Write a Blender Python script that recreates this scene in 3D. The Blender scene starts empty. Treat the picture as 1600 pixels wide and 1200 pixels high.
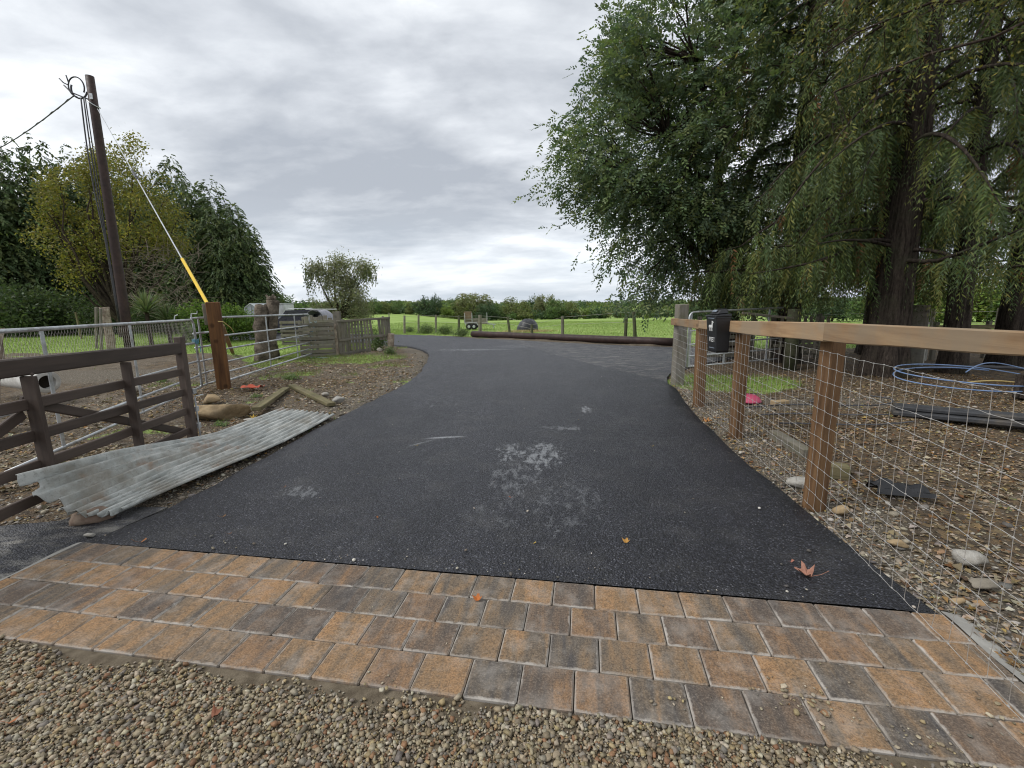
import bpy, bmesh, math, random
import numpy as np
from mathutils import Vector, Matrix

sc = bpy.context.scene
R = math.radians
# ------------------------------------------------------------------ camera
PITCH, ROLL, FPX, CAMZ = .1763, -.0161, 700., 1.5
cam = bpy.data.objects.new('camera', bpy.data.cameras.new('camera'))
sc.collection.objects.link(cam)
cam.data.sensor_width = 36.
cam.data.lens = FPX / 1600 * 36
cam.data.clip_start, cam.data.clip_end = .05, 5000
cam.matrix_world = Matrix.Translation((0, 0, CAMZ)) @ Matrix.Rotation(math.pi / 2 - PITCH, 4, 'X') @ Matrix.Rotation(ROLL, 4, 'Z')
sc.camera = cam
# ------------------------------------------------------------------ exposure
vs = sc.view_settings
vs.view_transform = 'Standard'
vs.look = 'None'
vs.exposure = 0.66
vs.gamma = 1.0
vs.use_curve_mapping = False
sc.cycles.use_denoising = True
sc.cycles.filter_width = 1.1
sc.cycles.max_bounces = 6
sc.cycles.diffuse_bounces = 3
sc.cycles.sample_clamp_indirect = 4


# ------------------------------------------------------------------ node helper
class NT:
    def __init__(s, tree):
        s.t = tree
        s.t.nodes.clear()

    def n(s, kind, ins=None, **props):
        nd = s.t.nodes.new(kind)
        for k, v in props.items():
            setattr(nd, k, v)
        for k, v in (ins or {}).items():
            s.set(nd.inputs[k], v)
        return nd

    def set(s, sock, v):
        if isinstance(v, bpy.types.NodeSocket):
            s.t.links.new(v, sock)
        elif isinstance(v, bpy.types.Node):
            s.t.links.new(v.outputs[0], sock)
        else:
            if sock.type == 'RGBA' and len(v) == 3:
                v = (*v, 1)
            sock.default_value = v

    def math(s, op, a, b=0., c=0., clamp=False):
        return s.n('ShaderNodeMath', {0: a, 1: b, 2: c}, operation=op, use_clamp=clamp).outputs[0]

    def vmath(s, op, a, b=(0, 0, 0)):
        return s.n('ShaderNodeVectorMath', {0: a, 1: b}, operation=op).outputs[0]

    def noise(s, vec, scale, detail=4., rough=.55, dist=0., color=False):
        d = {'Scale': scale, 'Detail': detail, 'Roughness': rough, 'Distortion': dist}
        if vec is not None:
            d['Vector'] = vec
        nd = s.n('ShaderNodeTexNoise', d)
        return nd.outputs['Color' if color else 0]

    def voro(s, vec, scale, feature='F1', out=0, rand=1.):
        d = {'Scale': scale, 'Randomness': rand}
        if vec is not None:
            d['Vector'] = vec
        return s.n('ShaderNodeTexVoronoi', d, feature=feature).outputs[out]

    def rng(s, v, a, b, c=0., d=1., kind='LINEAR'):
        return s.n('ShaderNodeMapRange', {0: v, 1: a, 2: b, 3: c, 4: d}, interpolation_type=kind, clamp=True).outputs[0]

    def mix(s, f, a, b, mode='MIX'):
        nd = s.n('ShaderNodeMix', data_type='RGBA', blend_type=mode)
        s.set(nd.inputs[0], f); s.set(nd.inputs[6], a); s.set(nd.inputs[7], b)
        return nd.outputs[2]

    def ramp(s, v, stops):
        nd = s.n('ShaderNodeValToRGB', {0: v})
        cr = nd.color_ramp
        while len(cr.elements) < len(stops):
            cr.elements.new(.5)
        for e, (p, c) in zip(cr.elements, stops):
            e.position = p
            e.color = (*c, 1) if len(c) == 3 else c
        return nd.outputs[0]

    def mapping(s, vec, scale=(1, 1, 1), loc=(0, 0, 0), rot=(0, 0, 0)):
        return s.n('ShaderNodeMapping', {'Vector': vec, 'Scale': scale, 'Location': loc, 'Rotation': rot}).outputs[0]

    def bump(s, h, strength=.5, dist=.01):
        return s.n('ShaderNodeBump', {'Height': h, 'Strength': strength, 'Distance': dist}).outputs[0]

    def principled(s, col, rough=.8, spec=.3, normal=None, metal=0.):
        d = {'Base Color': col, 'Roughness': rough, 'Specular IOR Level': spec, 'Metallic': metal}
        if normal is not None:
            d['Normal'] = normal
        p = s.n('ShaderNodeBsdfPrincipled', d)
        s.n('ShaderNodeOutputMaterial', {0: p.outputs[0]})
        return p


# ------------------------------------------------------------------ world: overcast sky over a Nishita base
SUN_EL, SUN_AZ = R(50), R(-105)          # azimuth measured from +Y towards +X
w = bpy.data.worlds.new('World')
sc.world = w
w.use_nodes = True
g = NT(w.node_tree)
sky = g.n('ShaderNodeTexSky', sky_type='NISHITA', sun_disc=False, sun_elevation=SUN_EL, sun_rotation=SUN_AZ)
gen = g.n('ShaderNodeTexCoord').outputs['Generated']
sep = g.n('ShaderNodeSeparateXYZ', {0: gen})
zc = g.math('MAXIMUM', sep.outputs[2], 0.0)
den = g.math('ADD', zc, .22)
px_ = g.math('DIVIDE', sep.outputs[0], den)
py_ = g.math('DIVIDE', sep.outputs[1], den)
pl = g.n('ShaderNodeCombineXYZ', {0: px_, 1: py_, 2: 0.}).outputs[0]
n1 = g.noise(g.mapping(pl, (.75, 1.0, 1), (3.1, 1.7, 0)), .95, 3., .5, .5)
n2 = g.noise(g.mapping(pl, (.9, 1.25, 1), (7.3, 4.2, 2)), 2.3, 6., .52, .3)
n3 = g.noise(g.mapping(pl, (1, 1.5, 1), (1.3, 9.2, 5)), 5.5, 6., .58, .2)
c = g.math('MULTIPLY_ADD', n1, .56, g.math('MULTIPLY_ADD', n2, .33, g.math('MULTIPLY', n3, .11)))
cloud = g.ramp(c, [(.40, (.315, .338, .375)), (.455, (.40, .422, .455)), (.50, (.49, .513, .545)), (.545, (.60, .622, .648)), (.60, (.80, .82, .84))])
# towards the horizon the cloud is seen edge-on: paler and bluer, in thin layers
hb = g.rng(zc, .0, .24, 1., 0., 'SMOOTHSTEP')
lay = g.noise(g.mapping(gen, (1.5, 1.5, 9), (2, 0, 0)), 2.6, 5., .55, .4)
hcol = g.ramp(lay, [(.36, (.43, .485, .55)), (.50, (.53, .575, .63)), (.64, (.70, .73, .765))])
cl2 = g.mix(g.math('MULTIPLY', hb, .7), cloud, hcol)
# strength .1 background: cloud colours are radiances, scaled up by ten
cl10 = g.vmath('SCALE', cl2)
cl10.node.inputs['Scale'].default_value = 10.0
mixed = g.mix(.95, sky.outputs[0], cl10)
bg = g.n('ShaderNodeBackground', {'Color': mixed, 'Strength': .1})
g.n('ShaderNodeOutputWorld', {0: bg.outputs[0]})
# ------------------------------------------------------------------ sun behind the cloud
sl = bpy.data.lights.new('sun', 'SUN')
sl.energy = 1.5
sl.angle = R(28)
sl.color = (1, .97, .93)
sun = bpy.data.objects.new('sun', sl)
sc.collection.objects.link(sun)
sd = Vector((math.sin(SUN_AZ) * math.cos(SUN_EL), math.cos(SUN_AZ) * math.cos(SUN_EL), math.sin(SUN_EL)))
sun.rotation_euler = sd.to_track_quat('Z', 'Y').to_euler()
sun.location = (-10, 5, 30)

# ------------------------------------------------------------------ survey: sight lines from the camera station to points on the ground
def ray(px, py):
    X, Y = px - 800, py - 600
    c_, s_ = math.cos(ROLL), math.sin(ROLL)
    X, Y = c_ * X + s_ * Y, -s_ * X + c_ * Y
    u = -Y / FPX
    cp, sp = math.cos(PITCH), math.sin(PITCH)
    return Vector((X / FPX, cp + u * sp, -sp + u * cp))


def G(px, py, z=0.):
    r = ray(px, py)
    t = (z - CAMZ) / r.z
    return Vector((r.x * t, r.y * t, z))


def A(px, py, Y):
    r = ray(px, py)
    t = Y / r.y
    return Vector((r.x * t, Y, CAMZ + r.z * t))


def sstep(a, b, x):
    t = np.clip((x - a) / (b - a), 0, 1)
    return t * t * (3 - 2 * t)


def H(x, y):
    """height of the land: level round the drive, the field falling away gently behind it"""
    x = np.asarray(x, float); y = np.asarray(y, float)
    d = np.maximum(y - 20, 0)
    s = np.minimum(d, 130) * .0264
    s = s * sstep(-30, -6, x) + (1 - sstep(-30, -6, x)) * np.minimum(d, 130) * .006
    return -s


def GH(px, py):
    r = ray(px, py)
    lo, hi = .5, 400.
    for _ in range(60):
        m = (lo + hi) / 2
        p = r * m
        if CAMZ + p.z > float(H(p.x, p.y)):
            lo = m
        else:
            hi = m
    p = r * lo
    return Vector((p.x, p.y, CAMZ + p.z))


rs = np.random.RandomState(7)
rnd = random.Random(11)
COL = sc.collection
# ------------------------------------------------------------------ object helpers
def tag(o, label=None, cat=None, group=None, kind=None):
    if label: o['label'] = label
    if cat: o['category'] = cat
    if group: o['group'] = group
    if kind: o['kind'] = kind
    return o


def thing(name, label, cat, loc=(0, 0, 0), group=None):
    o = bpy.data.objects.new(name, None)
    o.empty_display_size = .1
    o.location = loc
    COL.objects.link(o)
    return tag(o, label, cat, group)


def obj(name, me, parent=None, loc=None, mtx=None):
    o = bpy.data.objects.new(name, me)
    COL.objects.link(o)
    if parent is not None:
        o.parent = parent
    if mtx is not None:
        o.matrix_local = mtx
    if loc is not None:
        o.location = loc
    return o


def wloc(o):
    v = Vector(o.location)
    while o.parent:
        o = o.parent
        v += Vector(o.location)
    return v


def _hull():
    bm = bmesh.new()
    e = .2
    for sx in (-1, 1):
        for sy in (-1, 1):
            for sz in (-1, 1):
                for k in range(3):
                    q = [sx, sy, sz]
                    for j in range(3):
                        if j != k: q[j] *= (1 - e)
                    bm.verts.new(q)
    bmesh.ops.convex_hull(bm, input=bm.verts)
    bmesh.ops.dissolve_limit(bm, angle_limit=.01, verts=bm.verts, edges=bm.edges)
    bm.verts.index_update()
    V = [tuple(v.co) for v in bm.verts]
    F = [[v.index for v in f.verts] for f in bm.faces]
    bm.free()
    return V, F


HV, HF = _hull()


def chbox(sx, sy, sz, ch):
    """chamfered box verts, full sizes"""
    h = (sx / 2, sy / 2, sz / 2)
    ch = min(ch, min(h) * .45)
    return [tuple((abs_(q) * h[i] if abs(q) > .9 else math.copysign(h[i] - ch, q)) for i, q in enumerate(v)) for v in HV]


def abs_(q):
    return 1. if q > 0 else -1.


def frame(d, up=(0, 0, 1)):
    d = Vector(d).normalized()
    up = Vector(up)
    if abs(d.dot(up.normalized())) > .98:
        up = Vector((0, 1, 0))
    y = up.cross(d).normalized()
    z = d.cross(y).normalized()
    return Matrix((d, y, z)).transposed()


_bc = {}


def boxmesh(sx, sy, sz, ch, mat):
    k = (round(sx, 3), round(sy, 3), round(sz, 3), round(ch, 4), mat.name)
    if k not in _bc:
        me = bpy.data.meshes.new('box')
        me.from_pydata(chbox(sx, sy, sz, ch), [], HF)
        me.materials.append(mat)
        _bc[k] = me
    return _bc[k]


def plank(name, p0, p1, wd, ht, mat, parent=None, up=(0, 0, 1), ch=.006, ext=0., label=None):
    """a timber: its own object, local X along the grain; wd sideways, ht along up"""
    p0, p1 = Vector(p0), Vector(p1)
    d = p1 - p0
    L = d.length + ext
    M3 = frame(d, up)
    c_ = (p0 + p1) / 2
    if parent is not None:
        c_ = c_ - wloc(parent)
    o = obj(name, boxmesh(L, wd, ht, ch, mat), parent, mtx=Matrix.Translation(c_) @ M3.to_4x4())
    if label: o['label'] = label
    return o


class MB:
    def __init__(s):
        s.v, s.f = [], []

    def add(s, V, F):
        o = len(s.v)
        s.v += [tuple(q) for q in V]
        s.f += [[i + o for i in f] for f in F]
        return s

    def box(s, c_, size, rot=None, ch=.004):
        V = chbox(*size, ch)
        m = rot if rot is not None else Matrix.Identity(3)
        return s.add([m @ Vector(q) + Vector(c_) for q in V], HF)

    def beam(s, p0, p1, wd, ht, up=(0, 0, 1), ch=.003):
        p0, p1 = Vector(p0), Vector(p1)
        return s.box((p0 + p1) / 2, ((p1 - p0).length, wd, ht), frame(p1 - p0, up), ch)

    def tube(s, pts, r, n=8, cap=True):
        pts = [Vector(p) for p in pts]
        m = len(pts)
        rr = r if isinstance(r, (list, tuple)) else [r] * m
        o = len(s.v)
        nrm = None
        for i, p in enumerate(pts):
            t = (pts[min(i + 1, m - 1)] - pts[max(i - 1, 0)])
            if t.length < 1e-9: t = Vector((0, 0, 1))
            t.normalize()
            if nrm is None:
                a = Vector((0, 0, 1)) if abs(t.z) < .9 else Vector((1, 0, 0))
                nrm = t.cross(a).normalized()
            else:
                nrm = (nrm - t * nrm.dot(t))
                if nrm.length < 1e-6: nrm = t.orthogonal()
                nrm.normalize()
            b = t.cross(nrm)
            for k in range(n):
                a = 2 * math.pi * k / n
                s.v.append(tuple(p + (nrm * math.cos(a) + b * math.sin(a)) * rr[i]))
        for i in range(m - 1):
            for k in range(n):
                k2 = (k + 1) % n
                s.f.append([o + i * n + k, o + i * n + k2, o + (i + 1) * n + k2, o + (i + 1) * n + k])
        if cap:
            s.f.append([o + k for k in range(n)][::-1])
            s.f.append([o + (m - 1) * n + k for k in range(n)])
        return s

    def lathe(s, prof, c_=(0, 0, 0), n=16, M3=None):
        M3 = M3 or Matrix.Identity(3)
        o = len(s.v)
        for r, z in prof:
            for k in range(n):
                a = 2 * math.pi * k / n
                s.v.append(tuple(M3 @ Vector((r * math.cos(a), r * math.sin(a), z)) + Vector(c_)))
        for i in range(len(prof) - 1):
            for k in range(n):
                k2 = (k + 1) % n
                s.f.append([o + i * n + k, o + i * n + k2, o + (i + 1) * n + k2, o + (i + 1) * n + k])
        return s

    def grid(s, fn, nu, nv):
        o = len(s.v)
        for j in range(nv + 1):
            for i in range(nu + 1):
                s.v.append(tuple(fn(i / nu, j / nv)))
        for j in range(nv):
            for i in range(nu):
                a = o + j * (nu + 1) + i
                s.f.append([a, a + 1, a + nu + 2, a + nu + 1])
        return s

    def build(s, name, mat, parent=None, smooth=False, loc=None):
        """loc = world origin for a top-level object (verts are in world space)"""
        off = wloc(parent) if parent is not None else Vector(loc or (0, 0, 0))
        me = bpy.data.meshes.new(name)
        me.from_pydata([(x - off.x, y - off.y, z - off.z) for x, y, z in s.v], [], s.f)
        me.materials.append(mat)
        if smooth:
            me.polygons.foreach_set('use_smooth', [True] * len(me.polygons))
        return obj(name, me, parent, loc=None if parent is not None else off)


def npmesh(name, V, k, mat, col=None, F=None, smooth=False):
    """big mesh straight from numpy; k verts per face (implicit faces when F is None)"""
    V = np.ascontiguousarray(V, dtype=np.float32)
    if F is None:
        F = np.arange(len(V), dtype=np.int32).reshape(-1, k)
    F = np.ascontiguousarray(F, dtype=np.int32)
    me = bpy.data.meshes.new(name)
    me.vertices.add(len(V))
    me.vertices.foreach_set('co', V.ravel())
    me.loops.add(F.size)
    me.loops.foreach_set('vertex_index', F.ravel())
    me.polygons.add(len(F))
    me.polygons.foreach_set('loop_start', np.arange(len(F), dtype=np.int32) * k)
    if smooth:
        me.polygons.foreach_set('use_smooth', np.ones(len(F), bool))
    me.update(calc_edges=True)
    if col is not None:
        ca = me.color_attributes.new('Col', 'FLOAT_COLOR', 'POINT')
        c4 = np.ones((len(V), 4), np.float32)
        c4[:, :3] = np.clip(col, 0, 1)
        ca.data.foreach_set('color', c4.ravel())
    me.materials.append(mat)
    return me


def nz(n):
    return n / np.maximum(np.linalg.norm(n, axis=-1, keepdims=True), 1e-9)


def runit(n, r=rs):
    return nz(r.normal(size=(n, 3)))


def pick(cols, n, jit=.15, r=rs, hue=.08):
    cols = np.array(cols)
    c_ = cols[r.randint(0, len(cols), n)]
    return c_ * (1 + r.uniform(-jit, jit, (n, 1))) * (1 + r.uniform(-hue, hue, (n, 3)))


def rhombs(c_, ax, bx, bend=None):
    """leaf-shaped quads: base, side, tip, side"""
    if bend is None: bend = 0
    return np.stack([c_ - ax, c_ + bx - ax * .15, c_ + ax + bend, c_ - bx - ax * .15], 1).reshape(-1, 3)


def inpoly(x, y, poly):
    x = np.asarray(x); y = np.asarray(y)
    r = np.zeros(x.shape, bool)
    n = len(poly)
    for i in range(n):
        x1, y1 = poly[i]; x2, y2 = poly[(i + 1) % n]
        cnd = ((y1 > y) != (y2 > y))
        xi = (x2 - x1) * (y - y1) / ((y2 - y1) if y2 != y1 else 1e-9) + x1
        r ^= cnd & (x < xi)
    return r


def dpoly(x, y, poly):
    """signed distance (negative inside)"""
    x = np.asarray(x, float); y = np.asarray(y, float)
    d = np.full(x.shape, 1e9)
    n = len(poly)
    for i in range(n):
        ax, ay = poly[i]; bx, by = poly[(i + 1) % n]
        ex, ey = bx - ax, by - ay
        t = np.clip(((x - ax) * ex + (y - ay) * ey) / (ex * ex + ey * ey + 1e-12), 0, 1)
        d = np.minimum(d, np.hypot(x - ax - t * ex, y - ay - t * ey))
    return np.where(inpoly(x, y, poly), -d, d)


_vg = rs.rand(64, 64)


def vnoise(x, y, s=1.):
    """cheap tiled value noise, 0..1"""
    x = np.asarray(x, float) * s; y = np.asarray(y, float) * s
    xi = np.floor(x).astype(int); yi = np.floor(y).astype(int)
    fx = x - xi; fy = y - yi
    fx = fx * fx * (3 - 2 * fx); fy = fy * fy * (3 - 2 * fy)
    g_ = lambda a, b: _vg[a % 64, b % 64]
    return (g_(xi, yi) * (1 - fx) + g_(xi + 1, yi) * fx) * (1 - fy) + (g_(xi, yi + 1) * (1 - fx) + g_(xi + 1, yi + 1) * fx) * fy


def fbm(x, y, s=1., o=4):
    t = 0; a = .5; n = 0
    for i in range(o):
        t = t + a * vnoise(x + 17.3 * i, y - 9.1 * i, s * 2 ** i); n += a; a *= .55
    return t / n


# ================================================================== MATERIALS
def newmat(name):
    m = bpy.data.materials.new(name)
    m.use_nodes = True
    return m, NT(m.node_tree)


def simple(name, c1, c2=None, rough=.75, spec=.3, scale=8., bump=.3, bscale=60., bdist=.004, metal=0., objvar=.0, coord='Object', dirt=None):
    m, g = newmat(name)
    v = g.n('ShaderNodeTexCoord').outputs[coord]
    f = g.rng(g.noise(v, scale, 5., .6), .35, .65)
    col = g.mix(f, c1, c2 or tuple(x * .7 for x in c1))
    if dirt:
        col = g.mix(g.math('MULTIPLY', g.rng(g.noise(v, scale * .35, 6., .65), .5, .68), .8), col, dirt)
    if objvar:
        rn = g.n('ShaderNodeObjectInfo').outputs['Random']
        col = g.mix(1., col, g.n('ShaderNodeCombineColor', {0: g.rng(rn, 0, 1, 1 - objvar, 1 + objvar), 1: g.rng(rn, 0, 1, 1 - objvar, 1 + objvar), 2: g.rng(rn, 0, 1, 1 - objvar, 1 + objvar)}).outputs[0], 'MULTIPLY')
    nrm = g.bump(g.noise(v, bscale, 4., .6), bump, bdist) if bump else None
    rr = g.rng(g.noise(v, scale * 2, 4.), .3, .7, rough - .08, rough + .08)
    g.principled(col, rr, spec, nrm, metal)
    return m


def wood(name, light, dark, grain=1., rough=.78, green=None, grey=None, knots=True, ks=(3.2, 3.5, 6.)):
    """sawn timber; grain runs along local X"""
    m, g = newmat(name)
    v = g.n('ShaderNodeTexCoord').outputs['Object']
    rn = g.n('ShaderNodeObjectInfo').outputs['Random']
    off = g.n('ShaderNodeCombineXYZ', {0: g.math('MULTIPLY', rn, 37.), 1: g.math('MULTIPLY', rn, 11.), 2: g.math('MULTIPLY', rn, 23.)}).outputs[0]
    p = g.vmath('ADD', v, off)
    fine = g.noise(g.mapping(p, (2.2 * grain, 55 * grain, 55 * grain)), 1., 5., .6, .6)
    rings = g.noise(g.mapping(p, (.9 * grain, 14 * grain, 14 * grain)), 1., 3., .55, 1.4)
    f = g.math('MULTIPLY_ADD', fine, .5, g.math('MULTIPLY', rings, .5))
    col = g.mix(g.rng(f, .36, .64), dark, light)
    big = g.noise(g.mapping(p, (1.6, 5, 5)), 1., 4.)
    col = g.mix(g.math('MULTIPLY', g.rng(big, .5, .7), .55), col, tuple(x * .62 for x in dark))
    if knots:
        vo = g.voro(g.mapping(p, ks), 1.)
        k = g.rng(g.math('MULTIPLY_ADD', fine, .10, vo), .13, .26, 1., 0., 'SMOOTHSTEP')
        col = g.mix(g.math('MULTIPLY', k, .7), col, tuple(x * .42 for x in dark))
    if grey:
        col = g.mix(g.math('MULTIPLY', g.rng(g.noise(p, 2.6, 5., .6), .42, .62), .75), col, grey)
    if green:
        col = g.mix(g.math('MULTIPLY', g.rng(g.noise(p, 5., 5., .65), .5, .68), .7), col, green)
    col = g.mix(1., col, g.n('ShaderNodeCombineColor', {i: g.rng(rn, 0, 1, .82, 1.15) for i in range(3)}).outputs[0], 'MULTIPLY')
    g.principled(col, g.rng(fine, .3, .7, rough - .08, rough + .1), .25, g.bump(fine, .5, .002))
    return m


def vcolmat(name, rough=.7, spec=.25, trans=0., bump=0., tint=None):
    """colour carried per piece (stone, leaf, blade)"""
    m, g = newmat(name)
    a = g.n('ShaderNodeAttribute', attribute_name='Col').outputs['Color']
    nrm = None
    if bump:
        v = g.n('ShaderNodeTexCoord').outputs['Object']
        nn = g.noise(v, 160., 3., .6)
        a = g.mix(g.rng(nn, .35, .65), g.mix(.25, a, (0, 0, 0)), a)
        nrm = g.bump(nn, bump, .002)
    if trans:
        d = {'Base Color': a, 'Roughness': rough, 'Specular IOR Level': spec}
        p = g.n('ShaderNodeBsdfPrincipled', d)
        t = g.n('ShaderNodeBsdfTranslucent', {'Color': g.mix(.5, a, g.mix(1., a, (1.2, 1.3, .5), 'MULTIPLY'))})
        mx = g.n('ShaderNodeMixShader', {0: trans, 1: p.outputs[0], 2: t.outputs[0]})
        g.n('ShaderNodeOutputMaterial', {0: mx.outputs[0]})
    else:
        g.principled(a, rough, spec, nrm)
    return m


M_leaf = vcolmat('leaf', .55, .3, .35)
M_needle = vcolmat('needle', .6, .25, .22)
M_grass = vcolmat('grass_blade', .6, .25, .3)
M_stone = vcolmat('pebble', .65, .35, 0., .5)
M_litter = vcolmat('fallen_leaf', .75, .2, .1)
M_bark = simple('bark', (.085, .065, .05), (.035, .027, .022), .9, .15, 9., 1., 26., .03)
def bark(name, c1, c2):
    """deep vertical ridges with a flaking grain"""
    m, g = newmat(name)
    v = g.n('ShaderNodeTexCoord').outputs['Object']
    r1 = g.noise(g.mapping(v, (1, 1, .10)), 17., 5., .6, .5)
    r2 = g.noise(g.mapping(v, (1, 1, .35)), 42., 4., .65)
    r3 = g.noise(v, 1.6, 4., .6)
    f = g.math('MULTIPLY_ADD', r1, .65, g.math('MULTIPLY', r2, .35))
    col = g.mix(g.rng(f, .38, .62), c2, c1)
    col = g.mix(g.math('MULTIPLY', g.rng(r3, .5, .7), .5), col, (.07, .075, .045))
    g.principled(col, .92, .1, g.bump(f, 1., .06))
    return m


M_barkr = bark('ridged_bark', (.085, .068, .056), (.018, .014, .012))
M_galv = simple('galvanised_steel', (.58, .60, .61), (.44, .46, .48), .42, .5, 14., .1, 90., .001, .55, dirt=(.25, .24, .22))
M_wire = simple('galvanised_wire', (.42, .41, .39), (.31, .30, .285), .5, .5, 30., 0, metal=.3)
M_wirei = simple('stay_wire', (.42, .40, .37), (.30, .27, .24), .55, .5, 30., 0, metal=.3)
M_post = wood('treated_softwood', (.20, .115, .055), (.095, .05, .025), .8)
M_rail = wood('pale_softwood', (.40, .27, .15), (.25, .15, .08), .8, ks=(2.3, .01, 5.), grey=(.27, .215, .15))
M_rust = wood('orange_stained_timber', (.21, .105, .042), (.09, .042, .02), .7)
M_brown = wood('brown_stained_timber', (.105, .080, .066), (.066, .050, .042), .8, .6, knots=False)
M_greywood = wood('weathered_grey_timber', (.27, .24, .19), (.13, .115, .09), .9, .85, grey=(.20, .19, .165), green=(.13, .13, .075))
M_greenwood = wood('algae_green_timber', (.13, .13, .08), (.065, .065, .04), .9, .85, green=(.07, .09, .035))
M_creosote = simple('creosoted_pole', (.052, .029, .024), (.028, .017, .0145), .6, .35, 4., .4, 30., .004)
M_birch = simple('pale_birch_bark', (.42, .36, .28), (.20, .15, .11), .85, .2, 9., .7, 30., .01, dirt=(.09, .07, .055))
M_oldstump = simple('dead_trunk', (.21, .175, .135), (.07, .058, .045), .9, .15, 5., 1., 16., .05, dirt=(.07, .062, .05))
M_black = simple('black_plastic', (.018, .018, .02), (.012, .012, .013), .38, .45, 5., .05, 50.)
M_white = simple('white_print', (.78, .78, .76), (.7, .7, .68), .5, .3, 5., 0)
M_conc = simple('concrete', (.34, .33, .30), (.24, .23, .21), .9, .2, 10., .5, 80., .003)
M_hole = simple('hole_shade', (.02, .017, .014), (.03, .025, .02), .95, .1, 8., 0)  # near-black colour standing in for the shade inside the pipe
M_sandst = simple('sandstone', (.40, .30, .18), (.25, .18, .10), .9, .2, 7., .7, 35., .008, dirt=(.14, .11, .07))
M_chalk = simple('pale_limestone', (.42, .40, .36), (.28, .265, .23), .9, .2, 14., .9, 60., .008, dirt=(.20, .175, .14))
M_mossy = wood('mossy_timber', (.22, .19, .105), (.105, .09, .05), .9, .9, green=(.10, .115, .035))
M_yellow = simple('yellow_sleeve', (.80, .55, .02), (.72, .48, .02), .4, .4, 8., 0)
M_cable = simple('cable_sheath', (.07, .07, .075), (.05, .05, .055), .55, .4, 8., 0)
M_blue = simple('blue_pipe', (.20, .29, .47), (.15, .23, .40), .4, .4, 8., 0)
M_ypipe = simple('yellow_pipe', (.52, .40, .16), (.42, .31, .12), .45, .4, 8., 0)
M_rope = simple('turquoise_rope', (.13, .33, .42), (.10, .25, .33), .8, .2, 20., 0)
M_red = simple('orange_plastic', (.50, .10, .05), (.38, .07, .04), .6, .3, 10., 0)
M_pink = simple('pink_plastic', (.52, .08, .15), (.42, .06, .12), .45, .4, 8., 0)
M_bluegrey = simple('bluegrey_plastic', (.22, .26, .31), (.17, .20, .24), .5, .4, 6., 0)
M_vanwhite = simple('white_panel', (.66, .67, .68), (.58, .58, .58), .5, .4, 4., 0, dirt=(.42, .42, .40))
M_dkpaint = simple('dark_vehicle_paint', (.022, .022, .04), (.018, .018, .03), .3, .5, 5., 0)
M_glass = simple('dark_glass', (.02, .025, .03), (.03, .035, .04), .1, .6, 3., 0)
M_greytarp = simple('grey_tarpaulin', (.33, .33, .37), (.24, .24, .27), .6, .3, 4., .5, 12., .02)
M_blktarp = simple('black_tarpaulin', (.035, .037, .042), (.02, .021, .024), .45, .45, 4., .6, 9., .04)
M_tyre = simple('tyre_rubber', (.03, .03, .03), (.022, .022, .022), .8, .2, 20., 0)
M_ply = simple('weathered_plywood', (.24, .17, .11), (.16, .11, .075), .85, .2, 6., 0)
M_straw = vcolmat('straw', .85, .15, .2)
M_greyplastic = simple('faded_white_plastic', (.56, .55, .50), (.44, .43, .39), .6, .3, 8., 0)
M_slab = simple('dark_rubber_mat', (.05, .052, .056), (.032, .033, .036), .65, .35, 7., .5, 40., .004, dirt=(.11, .095, .075))

# ================================================================== GROUND LAYOUT (metres, camera station at 0,0)
DL = [(-2.84, 2.738), (-2.63, 3.45), (-2.55, 4.57), (-2.44, 5.92), (-2.26, 7.3), (-2.12, 8.6), (-2.12, 10.2), (-2.34, 12.3), (-2.72, 14.5), (-3.7, 16.6), (-4.9, 17.8), (-7.5, 19.6), (-12, 22.), (-17, 24.)]
DR = [(2.05, 1.931), (2.06, 2.52), (2.14, 3.13), (2.28, 4.66), (2.58, 6.45), (2.93, 8.3), (2.5, 9.9), (1.75, 12.), (1.0, 14.6), (.1, 17.6), (-1.5, 20.4), (-3.3, 23.6), (-7.2, 27.6), (-12, 30.5), (-17, 32.5)]


def smoothline(P, n=4):
    P = [Vector((*p, 0)) for p in P]
    out = []
    for i in range(len(P) - 1):
        p0, p1, p2, p3 = P[max(i - 1, 0)], P[i], P[i + 1], P[min(i + 2, len(P) - 1)]
        for k in range(n):
            t = k / n
            q = .5 * ((2 * p1) + (p2 - p0) * t + (2 * p0 - 5 * p1 + 4 * p2 - p3) * t * t + (3 * p1 - p0 - 3 * p2 + p3) * t ** 3)
            out.append((q.x, q.y))
    out.append((P[-1].x, P[-1].y))
    return out


DLs, DRs = smoothline(DL, 6), smoothline(DR, 6)
# ragged machine-laid edge
rag = random.Random(3)
DLs = [(x + (rag.uniform(-.03, .03) if 0 < i < len(DLs) - 1 else 0), y) for i, (x, y) in enumerate(DLs)]
DRs = [(x + (rag.uniform(-.025, .025) if 0 < i < len(DRs) - 1 else 0), y) for i, (x, y) in enumerate(DRs)]
DRIVE = DLs + DRs[::-1]
BAY = [(2.93, 8.3), (3.35, 9.4), (4.3, 10.6), (6.2, 12.2), (6.8, 14.2), (5.6, 15.0), (3.4, 16.4), (1.6, 17.9), (-.6, 19.9), (-1.45, 20.4), (.1, 17.6), (1.0, 14.6), (1.75, 12.), (2.5, 9.9)]
YAW = -.1648
UX = Vector((math.cos(YAW), math.sin(YAW), 0)); UY = Vector((-math.sin(YAW), math.cos(YAW), 0))
P0 = Vector((-1.4866, 2.5157, 0))
PW, PD = .2158, .1973


def pav(a, b, z=0.):
    return P0 + UX * a + UY * b + Vector((0, 0, z))


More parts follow.
